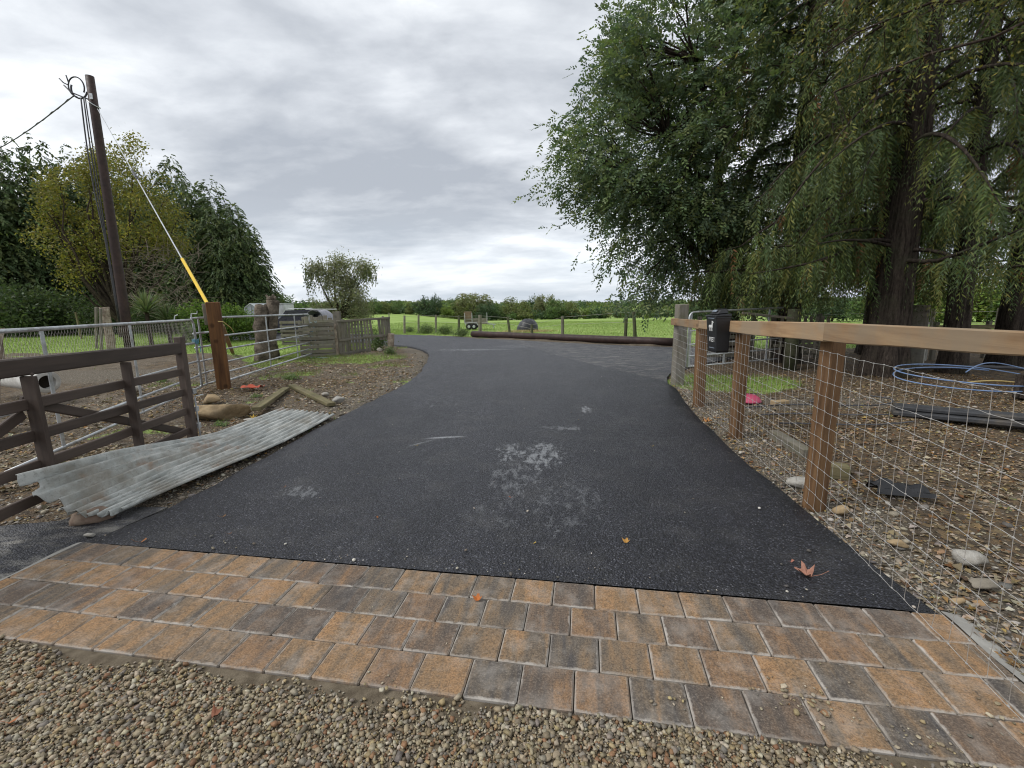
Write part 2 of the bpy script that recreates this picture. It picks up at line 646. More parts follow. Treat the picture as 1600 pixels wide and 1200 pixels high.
PA0, PA1 = -1.39, 3.60
SIDE = [tuple(pav(PA0 - .01, -4 * PD)[:2]), (-2.85, 2.70), (-2.70, 3.28), (-3.05, 3.30), (-3.35, 3.08), (-4.2, 2.92), (-6.5, 2.75), (-6.5, 1.2), tuple(pav(PA0 - 1.6, -4 * PD)[:2])]
PAVE = [tuple(pav(PA0 - .02, .01)[:2]), tuple(pav(PA1 + .02, .01)[:2]), tuple(pav(PA1 + .02, -4 * PD)[:2]), tuple(pav(PA0 - .02, -4 * PD)[:2])]


def in_apron(x, y):
    """signed distance past the front edge of the pavers, positive on the gravel road side"""
    q = (x - P0.x) * UY.x + (y - P0.y) * UY.y
    return -4 * PD - q


# zones of the open ground: grass / leaf litter / gravel weights
def zones(x, y):
    nA = fbm(x, y, .55, 4); nB = fbm(x + 31, y - 12, 1.7, 4)
    nC = fbm(x - 11, y + 45, .28, 3)
    grass = np.zeros(x.shape); lit = np.zeros(x.shape); grav = np.zeros(x.shape)
    # field
    edge = np.interp(x, [-60, -17, -12, -7.2, -3.3, -1.5, 1, 3.4, 5.6, 9, 14, 60], [40, 33.5, 31, 28.2, 24.4, 21.8, 20.2, 18., 15.8, 13.6, 13, 13])
    grass = np.maximum(grass, sstep(-.5, 1.2, y - edge + (nB - .5) * 2.2))
    # lawn at the left, behind the steel gates
    ledge = np.interp(x, [-60, -20, -14, -10, -8, -6.6, -5.8, -5.2], [16.5, 16.5, 16.8, 15.6, 13.2, 12.2, 14, 19])
    lawn = sstep(-.6, .6, y - ledge + (nB - .5) * 2.5) * (x < -5.0) * sstep(60, 40, y)
    grass = np.maximum(grass, lawn)
    # rough grass along the verge by the paling panel and in the bay edge
    ve = np.exp(-(((x + 4.6) / 1.9) ** 2 + ((y - 13.3) / 1.2) ** 2)) * 1.0
    ve += np.exp(-(((x + 5.0) / .8) ** 2 + ((y - 10.6) / 1.2) ** 2)) * .75
    ve += np.exp(-(((x + 3.6) / .5) ** 2 + ((y - 10.2) / .6) ** 2)) * .8
    grass = np.maximum(grass, np.clip((ve * (.35 + nB) - .34) * 1.9, 0, .8))
    left = (x < -1.9) & (y > 1.5)
    grass = np.maximum(grass, left * sstep(.62, .74, nB) * .55 * (y < 17) * (y > 5.2))
    # right yard: rough grass patch behind the second and third posts, leaf mould under the trees
    yard = (x > 2.0) & (y < 14.5)
    pt = np.exp(-(((x - 4.1) / 1.5) ** 2 + ((y - 8.3) / 1.15) ** 2)) * 1.25
    grass = np.maximum(grass, yard * np.clip((pt * (.5 + nB) - .45) * 2.4, 0, .95))
    grass = np.maximum(grass, yard * sstep(.66, .76, nB) * .4 * (y < 6) * (x > 3))
    lit = np.where(yard, np.clip(.25 + nA * 1.0 + sstep(5, 8, y) * .3, 0, 1) * (1 - grass), lit)
    lit = np.where(left & (y < 17), np.clip(nA * 1.3 - .2, 0, 1) * (1 - grass), lit)
    # gravel: road apron, strip beside the drive, track behind the steel gate
    grav = np.maximum(grav, sstep(-.02, .03, in_apron(x, y)))
    dd = dpoly(x, y, DRIVE)
    grav = np.maximum(grav, sstep(.95, .1, dd + (nB - .5) * .9) * .9 * ((x < -1) | (y < 8)))
    tr = sstep(1.7, .7, np.abs(y - 10.6 - (nA - .5) * 1.2)) * (x < -5.9)
    grav = np.maximum(grav, tr * .9)
    grass = grass * (1 - np.clip(tr, 0, 1) * .9)
    grav = np.maximum(grav, yard * sstep(.9, .2, np.abs(y - 6.6 - (nC - .5) * 2)) * sstep(2.4, 3.2, x) * .7 * (x < 6))
    return grass, lit, grav, dd


def ground_mesh():
    na_f, na_b, nr = 300, 36, 300
    ang = np.concatenate([np.linspace(-68, 68, na_f, endpoint=False), np.linspace(68, 292, na_b, endpoint=False)]) * math.pi / 180
    rad = np.concatenate([[.0], np.geomspace(.5, 1800, nr)])
    x = rad[:, None] * np.sin(ang)[None]; y = rad[:, None] * np.cos(ang)[None]
    na = len(ang)
    gr, li, ga, dd = zones(x, y)
    z = H(x, y)
    near = sstep(40, 15, np.hypot(x, y))
    z = z - .03 + near * ((fbm(x, y, 2.2, 4) - .5) * .07 + (fbm(x, y, .5, 2) - .5) * .12 * sstep(.3, 1.2, dd))
    # graded down under the laid surfaces
    cover = np.minimum(np.minimum(dd, dpoly(x, y, PAVE)), np.minimum(dpoly(x, y, BAY), dpoly(x, y, SIDE)))
    z = np.where(cover < .12, np.minimum(z, -.055 + .035 * sstep(0, .12, cover)), z)
    z = np.where(in_apron(x, y) > -.3, np.minimum(z, -.032), z)
    z = np.where((np.hypot(x, y) < 60) & (dd < .0), H(x, y) - .09, z)
    V = np.stack([x, y, z], -1).reshape(-1, 3)
    i, j = np.meshgrid(np.arange(nr), np.arange(na), indexing='ij')
    j2 = (j + 1) % na
    F = np.stack([i * na + j, i * na + j2, (i + 1) * na + j2, (i + 1) * na + j], -1).reshape(-1, 4)[:, ::-1]
    me = npmesh('ground', V, 4, ground_mat(), np.stack([gr, li, ga], -1).reshape(-1, 3), F, True)
    return me


def ground_mat():
    m, g = newmat('ground')
    zs = g.n('ShaderNodeSeparateColor', {0: g.n('ShaderNodeAttribute', attribute_name='Col').outputs['Color']})
    P = g.n('ShaderNodeNewGeometry').outputs['Position']
    e = g.math('SUBTRACT', g.noise(P, 5.5, 6., .65), .5)
    e2 = g.math('SUBTRACT', g.noise(P, 38., 4., .65), .5)
    ed = g.math('MULTIPLY_ADD', e, 1.1, g.math('MULTIPLY', e2, .9))

    def mask(v, lo=.35, hi=.6):
        return g.rng(g.math('ADD', v, ed), lo, hi, 0., 1., 'SMOOTHSTEP')
    # bare earth with crumbs and small stones
    n1 = g.noise(P, 3.2, 6., .6)
    dirt = g.ramp(n1, [(.3, (.064, .051, .038)), (.5, (.12, .096, .070)), (.7, (.19, .155, .115))])
    st = g.n('ShaderNodeTexVoronoi', {'Vector': P, 'Scale': 42.})
    stc = g.ramp(g.n('ShaderNodeSeparateColor', {0: st.outputs['Color']}).outputs[0], [(.0, (.07, .055, .04)), (.45, (.15, .12, .085)), (.8, (.29, .25, .19)), (1., (.42, .39, .33))])
    dirt = g.mix(g.rng(st.outputs[0], .30, .46, .8, 0.), dirt, stc)
    # leaf mould
    lv = g.n('ShaderNodeTexVoronoi', {'Vector': g.mapping(P, (1, 1, .3)), 'Scale': 24., 'Randomness': 1.})
    lc = g.ramp(g.n('ShaderNodeSeparateColor', {0: lv.outputs['Color']}).outputs[1], [(0, (.038, .029, .021)), (.4, (.085, .062, .040)), (.7, (.14, .09, .048)), (.92, (.22, .14, .065)), (1., (.30, .23, .11))])
    mould = g.mix(.55, g.mix(g.rng(n1, .35, .65), (.07, .057, .044), (.145, .118, .086)), lc)
    # gravel
    gv = g.n('ShaderNodeTexVoronoi', {'Vector': P, 'Scale': 62.})
    gs = g.n('ShaderNodeSeparateColor', {0: gv.outputs['Color']})
    gc = g.ramp(gs.outputs[0], [(0, (.12, .10, .075)), (.35, (.22, .19, .145)), (.65, (.31, .27, .21)), (.9, (.42, .39, .33)), (1., (.28, .16, .09))])
    grav = g.mix(g.rng(gv.outputs[0], .28, .5), gc, (.10, .085, .065))
    # grass: mown-grazed sward, patchy
    q = g.noise(P, .16, 6., .65)
    q2 = g.noise(P, 9., 5., .7)
    q3 = g.noise(g.mapping(P, (1, 1, 1)), 55., 3., .7)
    gcol = g.ramp(g.math('MULTIPLY_ADD', q, .45, g.math('MULTIPLY_ADD', q2, .3, g.math('MULTIPLY', q3, .25))), [(.36, (.14, .205, .05)), (.48, (.235, .335, .082)), (.56, (.29, .395, .11)), (.68, (.36, .42, .165))])
    col = g.mix(mask(zs.outputs[1]), dirt, mould)
    col = g.mix(mask(zs.outputs[2]), col, grav)
    gm = mask(zs.outputs[0])
    col = g.mix(gm, col, gcol)
    hgt = g.math('ADD', g.math('MULTIPLY', gv.outputs[0], -.8), g.math('MULTIPLY_ADD', g.noise(P, 90., 4., .7), .8, g.math('MULTIPLY', n1, 1.)))
    g.principled(col, g.rng(e2, -.2, .2, .8, .95), .15, g.bump(hgt, .8, .018))
    return m


tag(obj('ground', ground_mesh()), kind='structure')


# ------------------------------------------------------------------ tarmac
def ell(g, P, cx, cy, a, b, rot=0.):
    q = g.mapping(P, (1, 1, 1), (-cx, -cy, 0))
    q = g.n('ShaderNodeMapping', {'Vector': q, 'Rotation': (0, 0, rot)}).outputs[0]
    q = g.mapping(q, (1 / a, 1 / b, 0))
    return g.n('ShaderNodeVectorMath', {0: q}, operation='LENGTH').outputs['Value']


def tarmac_mat(name='tarmac', worn=0.):
    m, g = newmat(name)
    P = g.n('ShaderNodeNewGeometry').outputs['Position']
    v1 = g.n('ShaderNodeTexVoronoi', {'Vector': P, 'Scale': 100.})
    v2 = g.n('ShaderNodeTexVoronoi', {'Vector': P, 'Scale': 60.})
    cc = g.n('ShaderNodeSeparateColor', {0: v1.outputs['Color']})
    base = g.ramp(cc.outputs[0], [(0, (.007, .0075, .011)), (.45, (.019, .020, .028)), (.8, (.046, .048, .061)), (.95, (.092, .095, .11)), (1, (.18, .18, .195))])
    base = g.mix(g.rng(v1.outputs[0], .32, .62), base, (.011, .011, .013))
    big = g.noise(P, .75, 5., .6)
    base = g.mix(1., base, g.ramp(big, [(.3, (.82, .82, .84)), (.5, (1., 1., 1.02)), (.72, (1.28, 1.27, 1.25))]), 'MULTIPLY')
    lanes = g.noise(g.mapping(P, (2.4, .10, 1)), 1., 4., .6)
    base = g.mix(1., base, g.ramp(lanes, [(.32, (.80, .80, .82)), (.5, (1., 1., 1.)), (.68, (1.22, 1.22, 1.22))]), 'MULTIPLY')
    dust = g.math('MULTIPLY', g.rng(g.noise(P, 2.3, 6., .65), .5, .75), .20 + worn)
    base = g.mix(dust, base, (.135, .13, .12))
    # dried cement splashes, scuffs and drips where they lie
    sn = g.noise(g.mapping(P, (1.7, .75, 1)), 8.5, 8., .72, .5)
    fn = g.noise(P, 30., 4., .7)
    sn2 = g.math('MULTIPLY_ADD', fn, .25, g.math('MULTIPLY', sn, .75))
    tot = None
    for cx, cy, a, b, ro, th, amt in [(-.02, 4.45, .20, .40, .1, .53, .55), (.30, 4.35, .26, .62, .15, .52, .55), (.02, 3.75, .34, .55, 0, .54, .30), (.40, 3.2, .36, .75, .25, .55, .22), (-.1, 3.1, .4, .55, .25, .57, .18),
                                      (1.05, 6.2, .12, .3, 0, .53, .6), (.6, 5.3, .35, .12, .2, .52, .4), (-1.3, 15.2, 1.9, .35, .05, .53, .75), (.1, 16.2, 1.0, .9, 0, .55, .6), (-1.75, 3.5, .2, .14, .4, .5, .3), (.9, 9.5, 1.2, 1.2, 0, .60, .5), (-1.2, 7., .8, .8, 0, .60, .45)]:
        d = ell(g, P, cx, cy, a, b, ro)
        k = g.math('MULTIPLY', g.rng(d, .45, 1.25, 1., 0., 'SMOOTHSTEP'), 1.)
        k2 = g.rng(g.math('MULTIPLY_ADD', k, .16, sn2), th + .11, th + .19)
        k2 = g.math('MULTIPLY', g.math('MULTIPLY', k2, g.rng(k, 0, .3)), amt)
        tot = k2 if tot is None else g.math('MAXIMUM', tot, k2)
    # one pale smear, bent
    d = ell(g, P, -.78, 4.98, .25, .035, -.12)
    s1 = g.math('MULTIPLY', g.rng(d, .5, 1.1, 1., 0.), g.rng(sn, .3, .5))
    d = ell(g, P, -1.02, 4.78, .20, .022, -.75)
    s2 = g.math('MULTIPLY', g.rng(d, .4, 1.1, .7, 0.), g.rng(sn, .3, .55))
    tot = g.math('MAXIMUM', tot, g.math('MULTIPLY', g.math('MAXIMUM', s1, s2), .75))
    # scattered lime specks
    sp = g.n('ShaderNodeTexVoronoi', {'Vector': P, 'Scale': 5.})
    spk = g.math('MULTIPLY', g.rng(g.math('ADD', sp.outputs[0], g.math('MULTIPLY', fn, .03)), .03, .042, 1., 0.), g.math('GREATER_THAN', g.n('ShaderNodeSeparateColor', {0: sp.outputs['Color']}).outputs[0], .72))
    tot = g.math('MAXIMUM', tot, g.math('MULTIPLY', spk, .7))
    col = g.mix(tot, base, (.33, .345, .36))
    if worn:
        wn = g.rng(g.noise(g.mapping(P, (1, 2.6, 1), (0, 0, 0), (0, 0, .5)), 2.6, 7., .7, .6), .5, .66)
        col = g.mix(g.math('MULTIPLY', wn, .8), col, (.21, .20, .18))
    hgt = g.math('MULTIPLY_ADD', g.math('SUBTRACT', 1., v1.outputs[0]), .6, g.math('MULTIPLY', g.math('SUBTRACT', 1., v2.outputs[0]), .5))
    rough = g.mix(tot, g.n('ShaderNodeCombineColor', {i: g.rng(cc.outputs[1], 0, 1, .36, .68) for i in range(3)}).outputs[0], (.9, .9, .9))
    g.principled(col, g.n('ShaderNodeSeparateColor', {0: rough}).outputs[0], .42, g.bump(hgt, 1., .011))
    return m


M_tar = tarmac_mat()
M_tarold = tarmac_mat('worn_tarmac', .3)


def slab(name, poly, z, th, mat, zf=None, sub=None):
    bm = bmesh.new()
    vs_ = [bm.verts.new((x, y, z)) for x, y in poly]
    f = bm.faces.new(vs_)
    if f.normal.z < 0: f.normal_flip()
    f.normal_update()
    if f.normal.z < 0: f.normal_flip()
    r = bmesh.ops.extrude_face_region(bm, geom=[f])
    vv = [e for e in r['geom'] if isinstance(e, bmesh.types.BMVert)]
    bmesh.ops.translate(bm, verts=vv, vec=(0, 0, -th))
    bmesh.ops.recalc_face_normals(bm, faces=bm.faces)
    bmesh.ops.triangulate(bm, faces=[q for q in bm.faces if len(q.verts) > 4])
    if zf:
        for v in bm.verts:
            v.co.z += float(H(v.co.x, v.co.y))
    me = bpy.data.meshes.new(name)
    bm.to_mesh(me); bm.free()
    me.materials.append(mat)
    return tag(obj(name, me), kind='structure')


# drive as strips across its length so it can follow the fall of the land
def drive_mesh():
    n = 120
    def resample(L):
        P = np.array(L); s = np.concatenate([[0], np.cumsum(np.hypot(*np.diff(P, axis=0).T))])
        t = np.linspace(0, s[-1], n)
        return np.stack([np.interp(t, s, P[:, 0]), np.interp(t, s, P[:, 1])], 1)
    a, b = resample(DLs), resample(DRs)
    b[0] = DRs[0]; a[0] = DLs[0]
    m_ = 24
    t = np.linspace(0, 1, m_ + 1)
    X = a[:, None, 0] * (1 - t) + b[:, None, 0] * t
    Y = a[:, None, 1] * (1 - t) + b[:, None, 1] * t
    edge = np.minimum(t, 1 - t)[None] * np.hypot(*(b - a).T)[:, None]
    Z = H(X, Y) + (fbm(X, Y, .5, 3) - .5) * .02 * sstep(.0, .5, edge) * sstep(2.8, 4, Y) - .012 * sstep(.06, .0, edge)
    V = np.stack([X, Y, Z], -1).reshape(-1, 3)
    W = m_ + 1
    i, j = np.meshgrid(np.arange(n - 1), np.arange(m_), indexing='ij')
    F = [np.stack([i * W + j, i * W + j + 1, (i + 1) * W + j + 1, (i + 1) * W + j], -1).reshape(-1, 4)]
    lo = []
    base = len(V)
    Ls = np.stack([X[:, 0], Y[:, 0], Z[:, 0] - .085], -1); Rs = np.stack([X[:, -1], Y[:, -1], Z[:, -1] - .085], -1)
    V = np.concatenate([V, Ls, Rs])
    k = np.arange(n - 1)
    F.append(np.stack([k * W, (k + 1) * W, base + k + 1, base + k], -1))
    F.append(np.stack([(k + 1) * W + m_, k * W + m_, base + n + k, base + n + k + 1], -1))
    return npmesh('tarmac_drive', V, 4, M_tar, None, np.concatenate(F))


tag(obj('tarmac_drive', drive_mesh()), kind='structure')
slab('worn_tarmac_bay', smoothline(BAY + BAY[:1], 3)[:-1], -.012, .05, M_tarold, True)
slab('roadside_tarmac', SIDE, -.016, .05, M_tarold)

# ------------------------------------------------------------------ block paving
def paver_mat():
    m, g = newmat('paver')
    tc = g.n('ShaderNodeTexCoord')
    v = tc.outputs['Object']; gn = tc.outputs['Generated']
    rn = g.n('ShaderNodeObjectInfo').outputs['Random']
    off = g.n('ShaderNodeCombineXYZ', {0: g.math('MULTIPLY', rn, 91.), 1: g.math('MULTIPLY', rn, 57.), 2: g.math('MULTIPLY', rn, 33.)}).outputs[0]
    p = g.vmath('ADD', v, off)
    streak = g.noise(g.mapping(p, (13., 2.2, 1)), 1., 4., .55, .5)
    blot = g.noise(g.mapping(p, (5., 3., 1)), 1., 4., .6)
    bias = g.math('MULTIPLY', g.math('SUBTRACT', g.math('FRACT', g.math('MULTIPLY', rn, 7.31)), .5), .25)
    t = g.math('ADD', g.math('MULTIPLY_ADD', streak, .75, g.math('MULTIPLY', blot, .25)), bias)
    warm = g.ramp(t, [(.28, (.085, .078, .074)), (.38, (.13, .108, .086)), (.48, (.19, .140, .094)), (.58, (.27, .172, .094)), (.72, (.34, .20, .10))])
    cool = g.ramp(t, [(.28, (.085, .075, .069)), (.40, (.125, .098, .078)), (.52, (.175, .122, .084)), (.60, (.25, .152, .085)), (.75, (.25, .165, .095))])
    col = g.mix(g.math('GREATER_THAN', g.math('FRACT', g.math('MULTIPLY', rn, 3.77)), .55), warm, cool)
    gr = g.noise(p, 130., 4., .7)
    col = g.mix(g.rng(gr, .38, .52, .55, 0.), col, (.035, .03, .026))
    gr2 = g.noise(p, 42., 5., .7)
    col = g.mix(g.rng(gr2, .36, .5, .45, 0.), col, (.06, .052, .045))
    col = g.mix(g.rng(gr, .56, .68, 0., .32), col, (.42, .37, .30))
    # lime dust gathered along the arrises
    s = g.n('ShaderNodeSeparateXYZ', {0: gn})
    ex = g.math('SUBTRACT', .5, g.math('ABSOLUTE', g.math('SUBTRACT', s.outputs[0], .5)))
    ey = g.math('SUBTRACT', .5, g.math('ABSOLUTE', g.math('SUBTRACT', s.outputs[1], .5)))
    ed = g.math('MINIMUM', ex, ey)
    dn = g.noise(p, 24., 6., .7)
    dn2 = g.noise(p, 6., 3., .6)
    dust = g.rng(g.math('ADD', ed, g.math('MULTIPLY', g.math('SUBTRACT', dn, .5), .16)), .004, .046, 1., 0.)
    dust = g.math('MULTIPLY', dust, g.rng(dn2, .36, .58, .2, .95))
    haze = g.math('MULTIPLY', g.rng(g.noise(p, 8., 5., .65), .48, .72), .30)
    col = g.mix(g.math('MAXIMUM', dust, haze), col, (.42, .39, .35))
    g.principled(col, g.rng(gr, .3, .7, .75, .92), .22, g.bump(g.math('MULTIPLY_ADD', gr, .5, g.math('MULTIPLY', dn, .5)), .45, .003))
    return m


M_pav = paver_mat()
bm_ = MB()
bm_.grid(lambda u, v: pav(PA0 - .03 + u * (PA1 - PA0 + .06), .02 - v * (4 * PD + .04), -.019), 20, 6)
paving = tag(bm_.build('block_paving', simple('jointing_sand', (.14, .12, .095), (.07, .06, .05), .95, .1, 30., .5, 120., .003)), kind='structure')
offs = [0., .45, .05, .578]
jit = random.Random(5)
for r_ in range(4):
    k = math.floor(PA0 / PW) - 2
    while True:
        a0 = (k + offs[r_]) * PW; a1 = a0 + PW
        k += 1
        a0, a1 = max(a0, PA0), min(a1, PA1)
        if a0 >= PA1: break
        if a1 - a0 < .03: continue
        gap = .0045
        c_ = pav((a0 + a1) / 2, -(r_ + .5) * PD, -.036 + jit.uniform(-.0022, .0012))
        o = obj('paver', boxmesh(round(a1 - a0 - gap, 3), round(PD - gap, 3), .07, .006, M_pav), paving,
                mtx=Matrix.Translation(c_) @ Matrix.Rotation(YAW + jit.uniform(-.006, .006), 4, 'Z') @ Matrix.Rotation(jit.uniform(-.006, .006), 4, 'X') @ Matrix.Rotation(jit.uniform(-.006, .006), 4, 'Y'))
# concrete haunching at the right-hand end
hm = MB()
hm.grid(lambda u, v: pav(PA1 + .005 + u * (.16 + .03 * math.sin(9 * v)), .03 - v * (4 * PD + .5), -.008 - .05 * u ** 1.5 + .004 * math.sin(23 * v)), 6, 24)
tag(hm.build('concrete_haunching', M_conc, smooth=True), kind='structure')
hm = MB()
hm.grid(lambda u, v: pav(PA0 - .005 - u * (.10 + .02 * math.sin(11 * v)), .0 - v * 4 * PD, -.006 - .03 * u ** 1.5), 5, 20)
tag(hm.build('concrete_haunching', M_conc, smooth=True), kind='structure')

# ------------------------------------------------------------------ stones
def ico(sub):
    bm = bmesh.new()
    bmesh.ops.create_icosphere(bm, subdivisions=sub, radius=1)
    V = np.array([v.co[:] for v in bm.verts]); F = np.array([[v.index for v in f.verts] for f in bm.faces])
    bm.free()
    return V, F


I1, I2 = ico(1), ico(2)
CHIP = (np.array([(x, y, z) for x in (-.62, .62) for y in (-.62, .62) for z in (-.62, .62)], float), np.array([(0, 1, 3), (0, 3, 2), (4, 6, 7), (4, 7, 5), (0, 4, 5), (0, 5, 1), (2, 3, 7), (2, 7, 6), (0, 2, 6), (0, 6, 4), (1, 5, 7), (1, 7, 3)]))
ST_ROAD = [(0.302, 0.248, 0.16), (0.37, 0.315, 0.218), (0.227, 0.181, 0.118), (0.42, 0.37, 0.277), (0.176, 0.143, 0.097), (0.252, 0.218, 0.168), (0.344, 0.269, 0.143), (0.252, 0.193, 0.113), (0.193, 0.172, 0.139), (0.395, 0.336, 0.239), (0.244, 0.134, 0.071), (0.286, 0.235, 0.151)]
ST_DIRT = [(.25, .21, .155), (.31, .27, .205), (.19, .16, .12), (.36, .33, .27), (.15, .125, .095), (.22, .195, .17), (.27, .21, .13), (.17, .155, .14), (.44, .41, .35), (.13, .12, .11)]


def stones(x, y, z, r, cols, I=I1, flat=(.35, .65), r_=rs):
    n = len(x)
    Vb, Fb = I
    sh = np.stack([r_.uniform(.75, 1.35, n), r_.uniform(.6, 1.0, n), r_.uniform(*flat, n)], 1) * r[:, None]
    wob = 1 + r_.uniform(-.2, .2, (n, len(Vb), 1)) if len(Vb) > 8 else 1 + r_.uniform(-.5, .45, (n, 8, 3))
    P = Vb[None] * wob * sh[:, None]
    th = r_.uniform(0, 6.283, n)
    tl = r_.uniform(-.35, .35, n)
    c_, s_ = np.cos(tl)[:, None], np.sin(tl)[:, None]
    P = np.stack([P[..., 0] * c_ - P[..., 2] * s_, P[..., 1], P[..., 0] * s_ + P[..., 2] * c_], -1)
    c_, s_ = np.cos(th)[:, None], np.sin(th)[:, None]
    P = np.stack([P[..., 0] * c_ - P[..., 1] * s_, P[..., 0] * s_ + P[..., 1] * c_, P[..., 2]], -1)
    P += np.stack([x, y, z], 1)[:, None]
    F = Fb[None] + (np.arange(n) * len(Vb))[:, None, None]
    C = np.repeat(pick(cols, n, .2, r_, .035), len(Vb), 0)
    return P.reshape(-1, 3), F.reshape(-1, 3), C


# gravel road in front of the pavers
apron_poly = [tuple(pav(PA0 - 3.6, -4 * PD - .002)[:2]), tuple(pav(PA1 + .3, -4 * PD - .002)[:2]), (5, .6), (5, -3), (-6, -3)]
apron = slab('gravel_road', apron_poly, -.013, .05, simple('road_binder', (.17, .14, .10), (.09, .072, .05), .95, .15, 18., .8, 150., .006))
N = 112000
a_ = rs.uniform(PA0 - 1.25, PA1 + .1, N); b_ = -4 * PD - rs.uniform(0, 1.05, N)
wx = P0.x + UX.x * a_ + UY.x * b_; wy = P0.y + UX.y * a_ + UY.y * b_
den_ = fbm(wx, wy, 2.1, 3) + np.minimum((-4 * PD - b_) * 2.6, .42)
keep = (den_ > .60 + rs.uniform(-.12, .12, N)) & (wy > .86)
wx, wy = wx[keep], wy[keep]
rr_ = np.clip(rs.lognormal(math.log(.0066), .42, len(wx)), .0025, .0165)
big = np.argsort(-rr_ / (.4 + np.hypot(wx, wy)))[:300]
bigm = np.zeros(len(wx), bool); bigm[big] = True
print('gravel', (~bigm).sum())
V_, F_, C_ = stones(wx[~bigm], wy[~bigm], -.012 + rr_[~bigm] * rs.uniform(.15, .75, (~bigm).sum()), rr_[~bigm] * .92, ST_ROAD, CHIP, (.5, .85))
tag(obj('loose_gravel', npmesh('loose_gravel', V_, 3, M_stone, C_, F_, False), apron), kind='stuff')
protos = []
for i in range(16):
    V_, F_, C_ = stones(np.zeros(1), np.zeros(1), np.zeros(1), np.array([.01]), ST_ROAD, I1 if i % 3 else I2)
    protos.append(npmesh('pebble', V_, 3, M_stone, C_, F_, i % 3 == 0))
for i in big:
    k = float(rr_[i] / .0125)
    obj('pebble', protos[rnd.randrange(16)], apron, mtx=Matrix.Translation((wx[i], wy[i], -.012 + rr_[i] * .4)) @ Matrix.Rotation(rnd.uniform(0, 6.28), 4, 'Z') @ Matrix.Scale(k, 4))
# loose stones kicked on to the pavers
sx, sy = [], []
for ca, cb, sp, n in [(2.72, -.62, .10, 60), (3.0, -.72, .07, 40), (2.2, -.70, .05, 10), (3.3, -.6, .12, 12), (1.1, -.75, .05, 8)]:
    q = [pav(ca + rnd.gauss(0, sp), min(cb + rnd.gauss(0, sp * .5), 0)) for _ in range(n)]
    sx += [p.x for p in q]; sy += [p.y for p in q]
q = [pav(rnd.uniform(-1.2, 3.4), rnd.uniform(-.75, -.02)) for _ in range(70)]
sx += [p.x for p in q]; sy += [p.y for p in q]
sx, sy = np.array(sx), np.array(sy)
r2 = np.clip(rs.lognormal(math.log(.0052), .45, len(sx)), .002, .013); r2[-70:] *= .5
V_, F_, C_ = stones(sx, sy, r2 * .45, r2, ST_ROAD, I2)
tag(obj('stray_gravel', npmesh('stray_gravel', V_, 3, M_stone, C_, F_, True)), 'loose pebbles kicked up over the front edge of the brick pavers', 'gravel', None, 'stuff')


# fine grit trodden on to the tarmac, thickest along its edges and the paver joint
n_g = 6000
gx, gy = rs.uniform(-3.4, 2.6, n_g), 1.9 + rs.uniform(0, 1, n_g) ** 1.4 * 7.5
ed_ = -dpoly(gx, gy, DRIVE)
kk = (ed_ > .01) & (rs.rand(n_g) < np.clip(.85 * np.exp(-ed_ / .07) + .03, 0, 1))
gx, gy = gx[kk], gy[kk]
gr_ = np.clip(rs.lognormal(math.log(.0046), .5, len(gx)), .0018, .014)
V_, F_, C_ = stones(gx, gy, gr_ * .4 + .004, gr_, [(.30, .26, .20), (.42, .38, .31), (.20, .17, .13), (.55, .52, .46), (.12, .11, .10)])
tag(obj('road_grit', npmesh('road_grit', V_, 3, M_stone, C_, F_, False)), 'fine grit and small stones scattered over the edges of the tarmac', 'grit', None, 'stuff')


def scatter(n, x0, x1, y0, y1, dens):
    x = rs.uniform(x0, x1, n); y = y0 + (y1 - y0) * rs.uniform(0, 1, n) ** 1.5
    cov = np.minimum(np.minimum(dpoly(x, y, DRIVE), dpoly(x, y, PAVE)), np.minimum(dpoly(x, y, BAY), dpoly(x, y, SIDE)))
    k = (cov > .02) & (in_apron(x, y) < -.02)
    x, y, cov = x[k], y[k], cov[k]
    k = dens(x, y, cov) > rs.uniform(0, 1, len(x))
    return x[k], y[k]


_gz = None


def gz(x, y):
    """height of the finished ground (same rule as the mesh)"""
    x = np.asarray(x, float); y = np.asarray(y, float)
    dd = dpoly(x, y, DRIVE)
    near = sstep(40, 15, np.hypot(x, y))
    return H(x, y) - .03 + near * ((fbm(x, y, 2.2, 4) - .5) * .07 + (fbm(x, y, .5, 2) - .5) * .12 * sstep(.3, 1.2, dd))


gzf = lambda x, y: float(gz(np.array([x]), np.array([y]))[0])
# verge stones: left bank and right yard
xs, ys = scatter(44000, -9, -1.9, 2.6, 15.5, lambda x, y, c: np.clip(1.1 - c * .8, .16, 1) * (.45 + fbm(x, y, 1.3, 3) * .8) * sstep(15.5, 10, y))
xr, yr = scatter(40000, 1.9, 7.5, 1.2, 8.5, lambda x, y, c: np.clip(1.15 - c * 1.0, .13, 1) * (.4 + fbm(x, y, 1.3, 3) * .8))
wx, wy = np.concatenate([xs, xr]), np.concatenate([ys, yr])
rr_ = np.clip(rs.lognormal(math.log(.0105), .5, len(wx)), .004, .036)
V_, F_, C_ = stones(wx, wy, gz(wx, wy) + rr_ * rs.uniform(-.3, .3, len(wx)), rr_, ST_DIRT, flat=(.3, .6))
tag(obj('verge_gravel', npmesh('verge_gravel', V_, 3, M_stone, C_, F_, False)), 'loose stones and gravel strewn along both verges of the tarmac drive', 'gravel', None, 'stuff')
print('stones', len(wx))


